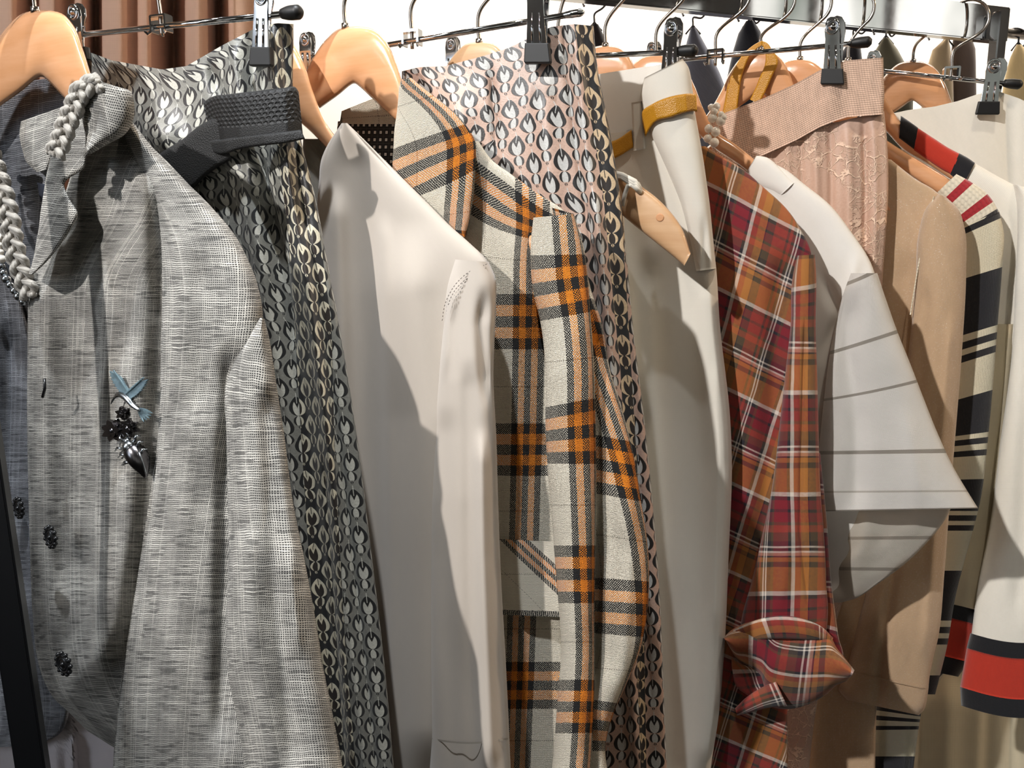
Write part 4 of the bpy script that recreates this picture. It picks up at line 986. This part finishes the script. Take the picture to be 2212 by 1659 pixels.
# ================================================================ L6 ivory trousers
T6 = thing('ivory_trousers', 'ivory crepe trousers with a folded-over waist and mustard belt, behind the notched hanger tip', 'trousers', P6.O)
top6 = [(1180, 170), (1290, 162), (1400, 142), (1470, 128), (1490, 126)]
cloth('waistband', P6, [(1180, 178, 1470, 132), (1200, 230, 1485, 220), (1220, 280, 1490, 260), (1240, 320, 1495, 290)], M['cotton'], T6, -.006, .006, 5, N=50, M=40, nz=(.001, 3, 2))
cloth('legs', P6, [(1200, 300, 1492, 270), (1240, 420, 1515, 400), (1300, 560, 1545, 560), (1320, 700, 1555, 700), (1340, 900, 1577, 900), (1350, 1050, 1581, 1020), (1360, 1200, 1574, 1200), (1370, 1400, 1565, 1400), (1380, 1550, 1552, 1550), (1388, 1670, 1534, 1670), (1390, 1850, 1525, 1850)],
      M['pants'], T6, -.004, .012, 3, N=90, M=140, nz=(.0012, 3, 1.5),
      folds=[([(1505, 600), (1515, 800), (1530, 1000), (1525, 1300), (1500, 1659)], .007, 22, 's'), ([(1405, 560), (1420, 900), (1440, 1300), (1455, 1700)], -.006, 26), ([(1545, 800), (1555, 1000), (1545, 1350)], .002, 9), ([(1380, 330), (1400, 560)], .003, 18), ([(1560, 1000), (1548, 1500)], -.0015, 8)])
cloth('folded_waist', P6, [(1392, 168, 1474, 127), (1385, 195, 1487, 145), (1385, 222, 1497, 200), (1394, 262, 1501, 240), (1410, 300, 1510, 290), (1428, 340, 1518, 335), (1450, 390, 1526, 390), (1470, 440, 1533, 440), (1483, 490, 1538, 490), (1494, 540, 1543, 540), (1503, 586, 1547, 580)],
      M['pants'], T6, .006, .018, 2.4, N=50, M=90, nz=(.001, 3, 2), close=True, bth=.004, folds=[([(1478, 440), (1500, 560), (1512, 590)], .003, 8), ([(1520, 480), (1525, 585)], -.003, 8)], offs=[0, 0, 0, -.002, -.004, -.006])
cloth('belt_loop', P6, [(1364, 222, 1386, 218), (1366, 270, 1390, 266), (1368, 326, 1394, 322)], M['pants'], T6, .010, .0018, 6, N=10, M=20, close=True)
mb = thing('mustard_belt', 'mustard leather belt threaded round the ivory trouser waist', 'belt', P6.pt(1440, 240, .03))
cloth('strap', P6, [(1387, 262, 1394, 296), (1388, 240, 1404, 278), (1410, 224, 1418, 262), (1440, 211, 1448, 254), (1470, 204, 1474, 245), (1494, 202, 1498, 240), (1504, 203, 1506, 242)], M['mustard'], mb, .0275, .002, 6, N=14, M=60, close=True, offs=[-.014, -.008, -.002, .0, .0, -.002, -.012], nz=(.0006, 8, 8))
cloth('strap_end', P6, [(1300, 312, 1304, 352), (1335, 300, 1340, 336), (1364, 280, 1368, 318)], M['mustard'], mb, .0105, .0015, 6, N=14, M=20, close=True)

# ================================================================ L7 madras shirt
R7 = thing('checked_shirt', 'red, ochre and white checked cotton shirt with a rolled sleeve', 'shirt', P7.O)
bl = [(1490, 300), (1485, 400), (1490, 700), (1490, 1850)]
br = [(1524, 316), (1560, 338), (1600, 362), (1650, 405), (1700, 452), (1735, 505), (1752, 545), (1745, 700), (1740, 1300), (1702, 1420), (1702, 1850)]
cloth('body', P7, rowsy(bl, br, [316, 338, 362, 405, 452, 505, 545, 620, 720, 850, 1000, 1200, 1400, 1500, 1659, 1850]), M['madras'], R7, 0.0, .010, 3, N=80, M=140, nz=(.001, 3, 2), shear=.26, uv0=(.030, .012), anchor=0, vfun=lambda x, y: .50 * (x - 1500) / 2300,
      folds=[([(1690, 560), (1670, 900), (1640, 1200)], -.010, 24), ([(1600, 600), (1600, 1200)], .004, 40)])
cloth('sleeve', P7, [(1722, 552, 1760, 550), (1712, 600, 1763, 590), (1708, 700, 1762, 700), (1697, 800, 1765, 800), (1684, 920, 1768, 920), (1668, 1050, 1772, 1050), (1648, 1150, 1780, 1150), (1625, 1250, 1785, 1250), (1600, 1350, 1788, 1340), (1600, 1400, 1780, 1400)],
      M['madras'], R7, .014, .018, 2.4, N=60, M=120, nz=(.0016, 4, 3), anchor=.8, uv0=(.058, .012), offs=[-.008, 0, 0, 0], bth=.012,
      folds=[([(1738, 700), (1730, 1000), (1728, 1150), (1745, 1300)], -.004, 9, 'c'), ([(1700, 1150), (1690, 1300)], .004, 14)])
cloth('sleeve_back', P7, [(1756, 960, 1772, 980), (1758, 1060, 1780, 1060), (1762, 1150, 1788, 1150), (1765, 1250, 1795, 1250), (1770, 1320, 1805, 1330), (1775, 1370, 1812, 1378), (1785, 1420, 1822, 1420), (1795, 1445, 1815, 1450)], M['madras'], R7, .002, .012, 2.2, N=24, M=50, nz=(.003, 8, 6), uv0=(.03, .06))
cuff = thing  # (the cuff is part of the shirt)
cloth('rolled_cuff', P7, [(1562, 1378, 1568, 1384), (1582, 1360, 1592, 1425), (1612, 1345, 1612, 1442), (1650, 1335, 1640, 1470), (1690, 1330, 1655, 1520), (1730, 1336, 1700, 1532), (1765, 1348, 1745, 1522), (1792, 1370, 1785, 1500), (1808, 1400, 1808, 1480), (1824, 1420, 1826, 1472), (1846, 1448, 1838, 1462)],
      M['madras'], R7, .022, .024, 2.0, N=60, M=110, nz=(.003, 5, 5), close=True, bth=.016, uv0=(.03, .01), folds=[([(1560, 1330), (1700, 1378), (1850, 1392)], 0, 10)])
cloth('cuff_rim', P7, [(1566, 1374, 1572, 1392), (1590, 1358, 1606, 1392), (1630, 1340, 1646, 1382), (1690, 1330, 1700, 1380), (1740, 1338, 1745, 1382), (1775, 1354, 1775, 1384), (1800, 1378, 1796, 1388)],
      M['madras'], R7, .044, .005, 2.6, N=20, M=60, close=True, uv0=(.05, .04), offs=[-.020, -.006, .001, .003, .001, -.005, -.018])
cloth('cuff_corner', P7, [(1588, 1530, 1592, 1546), (1610, 1508, 1618, 1540), (1640, 1488, 1655, 1530), (1675, 1470, 1700, 1525)], M['madras'], R7, .040, .007, 2.2, N=20, M=30, close=True, uv0=(.01, .07))
cloth('cuff_inside', P7, [(1580, 1418, 1592, 1432), (1582, 1450, 1640, 1450), (1592, 1485, 1652, 1478), (1620, 1505, 1645, 1498)], M['madras'], R7, .034, .002, 4, N=20, M=20, close=True, uv0=(.01, .09))

# ================================================================ L8 blouse
B8 = thing('cotton_blouse', 'white cotton blouse with thin grey stripes on a wide short sleeve', 'blouse', P8.O)
bl = [(1600, 395), (1640, 470), (1650, 600), (1640, 1280)]
br = [(1640, 345), (1720, 385), (1790, 435), (1840, 500), (1880, 560), (1905, 620), (1905, 800), (1880, 1100), (1850, 1260)]
cloth('body', P8, [(1612, 380, 1640, 342), (1622, 405, 1690, 362), (1640, 440, 1740, 400), (1650, 480, 1790, 440), (1655, 540, 1838, 500), (1660, 600, 1880, 565), (1662, 680, 1900, 640), (1662, 850, 1900, 800), (1660, 1050, 1870, 1050), (1660, 1280, 1840, 1280)],
      M['cotton'], B8, 0.0, .010, 3, N=60, M=90, nz=(.0012, 4, 3), folds=[([(1780, 600), (1815, 680), (1780, 760)], -.006, 14), ([(1850, 560), (1820, 700)], .004, 12)])
cloth('collar', P8, [(1612, 372, 1634, 336), (1618, 388, 1656, 340), (1640, 404, 1684, 362), (1668, 415, 1706, 385), (1684, 424, 1716, 394)], M['cotton'], B8, .006, .006, 2.4, N=30, M=40, close=True, nz=(.001, 5, 4))
from_bm('collar_seam', tube([P8.pt(1684, 424, .0075), P8.pt(1692, 404, .0095), P8.pt(1708, 386, .0075)], .0006, 6), M['seam_grey'], B8, True)
cloth('sleeve', P8, [(1838, 590, 1895, 590), (1820, 640, 1915, 650), (1805, 700, 1938, 715), (1790, 780, 1968, 790), (1780, 860, 1995, 860), (1772, 940, 2025, 935), (1765, 1010, 2060, 1010), (1762, 1060, 2088, 1058), (1760, 1105, 2113, 1098)],
      m_vstripes('white_cotton_grey_bands', [(.000, '#f4f0ea'), (.245, '#9d968c'), (.259, '#f4f0ea'), (.465, '#9d968c'), (.479, '#f4f0ea'), (.725, '#9d968c'), (.739, '#f4f0ea'), (.895, '#c4bdb2'), (.906, '#f4f0ea'), (.975, '#8d867c'), (.989, '#f4f0ea')], '#f4f0ea', .212, .85, .0007, .15, .02, .22),
      B8, .012, .026, 2.6, vfun=lambda x, y: -.42 * (1 - sm(680, 1000, y)) * (x - 1900) / 2240, N=90, M=110, nz=(.0016, 5, 4), bth=.004,
      folds=[([(1840, 640), (1830, 760), (1850, 900), (1850, 1100)], -.008, 22), ([(1800, 760), (1790, 900), (1800, 1100)], .004, 18), ([(1960, 900), (1985, 1080)], .003, 20)])
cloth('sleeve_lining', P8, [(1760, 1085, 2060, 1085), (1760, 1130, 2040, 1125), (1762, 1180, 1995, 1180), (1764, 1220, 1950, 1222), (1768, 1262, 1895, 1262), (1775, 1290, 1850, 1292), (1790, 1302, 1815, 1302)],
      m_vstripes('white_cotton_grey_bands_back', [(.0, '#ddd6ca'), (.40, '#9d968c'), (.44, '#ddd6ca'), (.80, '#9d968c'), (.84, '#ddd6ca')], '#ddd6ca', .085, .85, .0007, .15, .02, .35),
      B8, -.002, .010, 2.6, N=60, M=50, nz=(.003, 8, 6), folds=[([(1880, 1100), (1850, 1260)], .004, 20)])

# ================================================================ L9 lace skirt
S9 = thing('lace_skirt', 'blush corded lace skirt with a ribbed elastic waistband hanging from clips', 'skirt', P9.O)
top = [(1520, 262), (1575, 240), (1650, 212), (1720, 180), (1770, 152), (1800, 140), (1830, 130), (1908, 124)]
D9 = Dip(P9, mkdip(top, 1000, ((1520, 262), (1908, 124))))
cloth('waistband', D9, [(1520, 262, 1908, 124), (1530, 300, 1909, 165), (1545, 340, 1910, 205), (1560, 370, 1908, 247)], M['waist'], S9, 0.004, .006, 5, N=90, M=40, nz=(.0007, 4, 2), close=True, folds=[([(1790, 150), (1795, 270)], .004, 20)])
cloth('lace_panel', P9, [(1560, 320, 1910, 240), (1570, 360, 1916, 300), (1585, 450, 1919, 400), (1600, 560, 1914, 500), (1600, 700, 1904, 640), (1600, 900, 1890, 900), (1620, 1200, 1850, 1200), (1640, 1400, 1790, 1400), (1660, 1540, 1762, 1540), (1665, 1700, 1745, 1700), (1665, 1850, 1740, 1850)],
      M['lace'], S9, -.006, .010, 3.2, N=110, M=130, nz=(.001, 4, 1.5), anchor=1.0,
      folds=[([(x, 262), (x + 4, 400), (x + 2, 700)], a, w) for x, a, w in ((1700, .003, 8), (1728, -.003, 6), (1760, .004, 10), (1792, -.004, 7), (1830, .006, 14), (1866, -.006, 7), (1888, .004, 10), (1672, -.003, 8))])

# ================================================================ L10 shimmering cardigan
G10 = thing('beige_cardigan', 'shimmering beige cardigan with a wide hemmed sleeve between the lace skirt and striped sweater', 'cardigan', P10.O)
cloth('body', P10, [(1860, 330, 1925, 345), (1860, 360, 1975, 385), (1860, 410, 2020, 412), (1860, 440, 2045, 436), (1860, 500, 2060, 500), (1850, 700, 2040, 700), (1830, 1000, 2000, 1000), (1780, 1280, 1930, 1280), (1740, 1450, 1900, 1450), (1738, 1700, 1890, 1700), (1738, 1850, 1888, 1850)],
      M['shimmer'], G10, 0, .008, 3, N=60, M=100, nz=(.001, 3, 1), folds=[([(1960, 560), (1950, 760)], -.004, 26)])
cloth('sleeve', P10, [(2026, 420, 2042, 424), (2000, 450, 2070, 452), (1985, 500, 2084, 495), (1978, 600, 2087, 590), (1965, 740, 2080, 730), (1945, 900, 2068, 890), (1915, 1080, 2052, 1080), (1880, 1240, 2040, 1240), (1850, 1360, 2028, 1370), (1830, 1440, 2008, 1462), (1815, 1478, 2004, 1500), (1812, 1492, 1998, 1530), (1830, 1512, 1985, 1545)],
      M['shimmer'], G10, .008, .022, 2.3, N=70, M=130, nz=(.0015, 3, 1.5), bth=.008, folds=[([(2055, 700), (2030, 1000), (2000, 1400)], .004, 12), ([(1950, 1100), (1905, 1400), (1895, 1540)], -.006, 12), ([(2000, 620), (1980, 900)], -.004, 18)])
cloth('hem_seam', Dip(P10, lambda px, py: (px - 1816) * .22), [(1828, 1446, 2003, 1446), (1827, 1449, 2002, 1449)], M['shimmer'], G10, .0100, .0225, 2.3, N=50, M=4, back=False)
cloth('shoulder_seam', P10, [(2016, 424, 2019, 424), (2004, 470, 2007, 470), (1985, 560, 1988, 560), (1965, 680, 1968, 680)], M['rib'], G10, .019, .001, 2, N=6, M=30, close=True)
O10 = thing('brown_trousers', 'brown beige wool trousers hanging low behind the beige cardigan sleeve', 'trousers', P10.O - P10.n * .02)
cloth('legs', P10, [(1740, 900, 1990, 900), (1735, 1300, 1930, 1300), (1735, 1500, 1888, 1500), (1738, 1850, 1882, 1850)], M['olive'], O10, -.012, .006, 4, N=30, M=50, folds=[([(1800, 1300), (1805, 1850)], -.006, 14)])

# ================================================================ L11 striped sweater
N11 = thing('striped_sweater', 'cream knit sweater with black stripes and a red-tipped ribbed shoulder', 'sweater', P11.O)
rib = cloth('ribbed_shoulder', P11, [(2022, 418, 2066, 376), (2040, 445, 2096, 392), (2058, 468, 2126, 412), (2070, 488, 2146, 436), (2076, 505, 2158, 458)],
      m_vstripes('rib_red_black', [(.0, '#e6dcc6'), (.16, '#a81c28'), (.30, '#e6dcc6'), (.56, '#a81c28'), (.70, '#e6dcc6'), (.82, '#18151a'), (.90, '#e6dcc6')], '#e6dcc6', .056, .85, .0042, .3, .12), N11, .002, .010, 2.4, N=50, M=50, nz=(0, 1, 1), folds=[])
cloth('sleeve', P11, [(2060, 500, 2158, 455), (2060, 545, 2168, 500), (2060, 620, 2164, 590), (2055, 720, 2156, 690), (2048, 850, 2146, 820), (2040, 960, 2134, 950), (2030, 1080, 2118, 1080), (2022, 1160, 2098, 1160), (2010, 1280, 2066, 1280), (1995, 1400, 2045, 1400), (1960, 1500, 2020, 1500)],
      m_vstripes('knit_black_bands', [(.0, '#18151a'), (.020, '#e2d8bd'), (.165, '#101019'), (.35, '#e2d8bd'), (.375, '#18151a'), (.395, '#e2d8bd'), (.415, '#18151a'), (.438, '#e2d8bd'), (.56, '#101019'), (.69, '#e2d8bd'), (.705, '#18151a'), (.725, '#e2d8bd'), (.745, '#18151a'), (.765, '#e2d8bd'), (.84, '#101019'), (.95, '#e2d8bd'), (.965, '#18151a'), (.985, '#e2d8bd')], '#e2d8bd', .30, .85, .0015, .3, .08),
      N11, .0, .012, 2.3, N=50, M=120, nz=(.0012, 4, 2))
cloth('cuff_end', P11, [(1890, 1520, 1990, 1540), (1885, 1570, 1985, 1570), (1880, 1620, 1978, 1620), (1872, 1700, 1970, 1700), (1868, 1850, 1968, 1850)],
      m_vstripes('knit_black_bands_low', [(.0, '#18151a'), (.05, '#e2d8bd'), (.09, '#18151a'), (.13, '#e2d8bd'), (.18, '#18151a'), (.22, '#e2d8bd'), (.50, '#101019'), (.80, '#e2d8bd'), (.84, '#18151a'), (.88, '#e2d8bd')], '#e2d8bd', .115, .85, .0015, .3, .08),
      N11, .0, .012, 2.3, N=40, M=60, nz=(.001, 4, 2), folds=[([(1968, 1560), (1962, 1850)], -.006, 8)])

# ================================================================ L12 ivory cardigan with red bands
V12 = thing('ivory_cardigan', 'ivory knit cardigan with a red and black banded neckline and cuffs', 'cardigan', P12.O)
cloth('neck_band', P12, [(1942, 300, 1946, 250), (1958, 312, 1964, 262), (1975, 325, 1983, 276)], M['navy'], V12, .004, .007, 3, N=20, M=20, close=True)
cloth('neck_stripe', P12, [(1974, 326, 1982, 276), (2005, 348, 2022, 302), (2035, 368, 2050, 320), (2054, 378, 2073, 332)], M['red'], V12, .004, .007, 3, N=20, M=30, close=True)
cloth('neck_band', P12, [(2052, 378, 2072, 331), (2066, 390, 2092, 342), (2080, 400, 2106, 352)], M['navy'], V12, .004, .007, 3, N=20, M=20, close=True)
cloth('body', P12, [(2078, 402, 2105, 352), (2085, 430, 2150, 378), (2090, 470, 2200, 405), (2090, 540, 2250, 440), (2090, 640, 2290, 560), (2085, 800, 2280, 800), (2080, 1000, 2240, 1000), (2070, 1200, 2220, 1200)],
      M['knit_w'], V12, -.002, .010, 3, N=60, M=90, nz=(.001, 3, 1.5), folds=[([(2185, 760), (2170, 1000), (2140, 1280)], -.012, 12), ([(2150, 500), (2145, 900)], .005, 24)])
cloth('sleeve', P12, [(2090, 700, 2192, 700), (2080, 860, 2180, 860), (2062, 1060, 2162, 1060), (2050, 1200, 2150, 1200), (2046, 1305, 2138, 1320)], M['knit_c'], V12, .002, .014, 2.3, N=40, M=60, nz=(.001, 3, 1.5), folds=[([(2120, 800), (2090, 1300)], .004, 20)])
for nm, m_, a, b in (('cuff_band', 'navy', ((2044, 1302), (2112, 1318)), ((2034, 1330), (2106, 1348))), ('cuff_stripe', 'red', ((2034, 1330), (2106, 1348)), ((2018, 1412), (2092, 1430))), ('cuff_band', 'navy', ((2018, 1412), (2092, 1430)), ((2010, 1450), (2070, 1462)))):
    cloth(nm, P12, [(*a[0], *a[1]), (*b[0], *b[1])], M[m_], V12, .003, .014, 2.4, N=30, M=16, close=True)
# near sleeve, bigger, in front
cloth('near_sleeve', Dip(P12, lambda px, py: 22 * np.sin(np.clip((px - 2075) / 250, 0, 1) * math.pi) * sm(1050, 1360, py)), [(2188, 398, 2215, 404), (2196, 440, 2275, 440), (2198, 500, 2318, 500), (2194, 600, 2330, 600), (2184, 780, 2330, 780), (2160, 960, 2330, 960), (2140, 1120, 2330, 1120), (2112, 1260, 2330, 1260), (2098, 1366, 2330, 1378)], M['knit_w'], V12, .022, .022, 2.3, N=60, M=100, nz=(.0015, 3, 1.5), bth=.012, offs=[-.022, -.012, -.003] + [0] * 10, folds=[([(2230, 700), (2200, 1300)], -.005, 20)])
for nm, m_, a, b in (('near_cuff_band', 'navy', (2096, 1362, 1386), (2088, 1396, 1416)), ('near_cuff_stripe', 'red', (2088, 1396, 1416), (2074, 1484, 1504)), ('near_cuff_band', 'navy', (2074, 1484, 1504), (2076, 1524, 1540))):
    rws = []
    for q in np.linspace(0, 1, 3):
        A = [a[i] * (1 - q) + b[i] * q for i in range(3)]; rws.append((A[0], A[1], 2325, A[1] + 10))
    def sag(px, py, a=a): return 22 * np.sin(np.clip((px - 2075) / 250, 0, 1) * math.pi)
    cloth(nm, Dip(P12, sag), rws, M[m_], V12, .0225, .0225, 2.3, N=60, M=20, close=True, bth=.012)
F12 = thing('cream_skirt', 'long cream knit skirt filling the lower right corner below the red cuffs', 'skirt', P13.O)
cloth('skirt_body', P13, [(1990, 700, 2300, 700), (1985, 1100, 2300, 1100), (1975, 1400, 2300, 1400), (1965, 1560, 2300, 1560), (1955, 1850, 2300, 1850)], M['knit_c'], F12, -.01, .012, 3.5, N=70, M=60, nz=(.0012, 2, 1),
      folds=[([(2128, 1480), (2112, 1850)], .012, 10, 'z'), ([(2050, 1450), (2040, 1850)], .006, 26), ([(2190, 1500), (2180, 1850)], -.005, 16)])
cloth('waist', P13, [(1995, 420, 2290, 420), (1990, 700, 2300, 700)], M['knit_c'], F12, -.012, .006, 4, N=20, M=20)

# ================================================================ L14 white skirt
S14 = thing('white_skirt', 'white ribbed knit skirt clipped to the last hanger at the far right', 'skirt', P14.O)
top = [(1915, 248), (1960, 238), (2020, 230), (2070, 218), (2110, 204), (2150, 195), (2200, 212), (2260, 240), (2330, 262)]
cloth('skirt_body', Dip(P14, mkdip(top, 900, ((1915, 248), (2330, 262)))), [(1915, 248, 2330, 262), (1930, 290, 2335, 300), (1960, 360, 2340, 380), (1990, 440, 2350, 460), (2000, 600, 2360, 600), (2010, 1000, 2350, 1000), (2020, 1330, 2330, 1330)],
      M['knit_w'], S14, -.008, .007, 4, N=80, M=70, nz=(.001, 3, 1.5), folds=[([(2110, 240), (2120, 450)], .004, 40), ([(2180, 220), (2190, 460)], -.004, 20)])

# ================================================================ loose things on hangers
PB_ = thing('pearl_bracelet', 'coiled string of pearls on the hanger arm above the red checked shirt', 'bracelet', P8.pt(1541, 270, .01))
for i, (x, y, r_) in enumerate(((1536, 232, 7), (1548, 230, 8), (1543, 240, 8), (1541, 245, 7), (1558, 248, 7), (1563, 254, 7), (1539, 255, 10), (1557, 262, 10), (1531, 278, 9), (1546, 285, 10), (1529, 299, 9), (1543, 308, 10))):
    bm = bmesh.new(); sph(bm, P8.pt(x, y, .016 + .0005 * (i % 3)), r_ * .78 / 1790, 18); from_bm('pearl', bm, M['pearl'], PB_, True)
from_bm('thread', tube([P8.pt(x, y, .0155) for x, y in ((1531, 299), (1531, 278), (1539, 255), (1543, 240), (1548, 230), (1558, 248), (1557, 262), (1546, 285), (1543, 308), (1529, 299))], .0005, 6), M['pearl'], PB_, True)
ms = thing('leather_strap', 'mustard leather strap looped over the hanger hook left of the lace skirt waistband', 'strap', P10.pt(1645, 95, .012))
cloth('strap', P10, [(1560, 250, 1594, 232), (1566, 215, 1597, 205), (1574, 175, 1602, 168), (1590, 140, 1612, 138), (1610, 112, 1622, 118), (1630, 96, 1634, 106), (1645, 88, 1646, 98)], M['mustard'], ms, .012, .0015, 6, N=12, M=50, close=True, nz=(.0006, 8, 6))
cloth('strap', P10, [(1645, 88, 1646, 98), (1656, 92, 1650, 104), (1668, 108, 1654, 120), (1681, 130, 1652, 140), (1668, 165, 1642, 165), (1655, 195, 1632, 190), (1640, 225, 1620, 215)], M['mustard'], ms, .0125, .0015, 6, N=12, M=50, close=True, nz=(.0006, 8, 6))
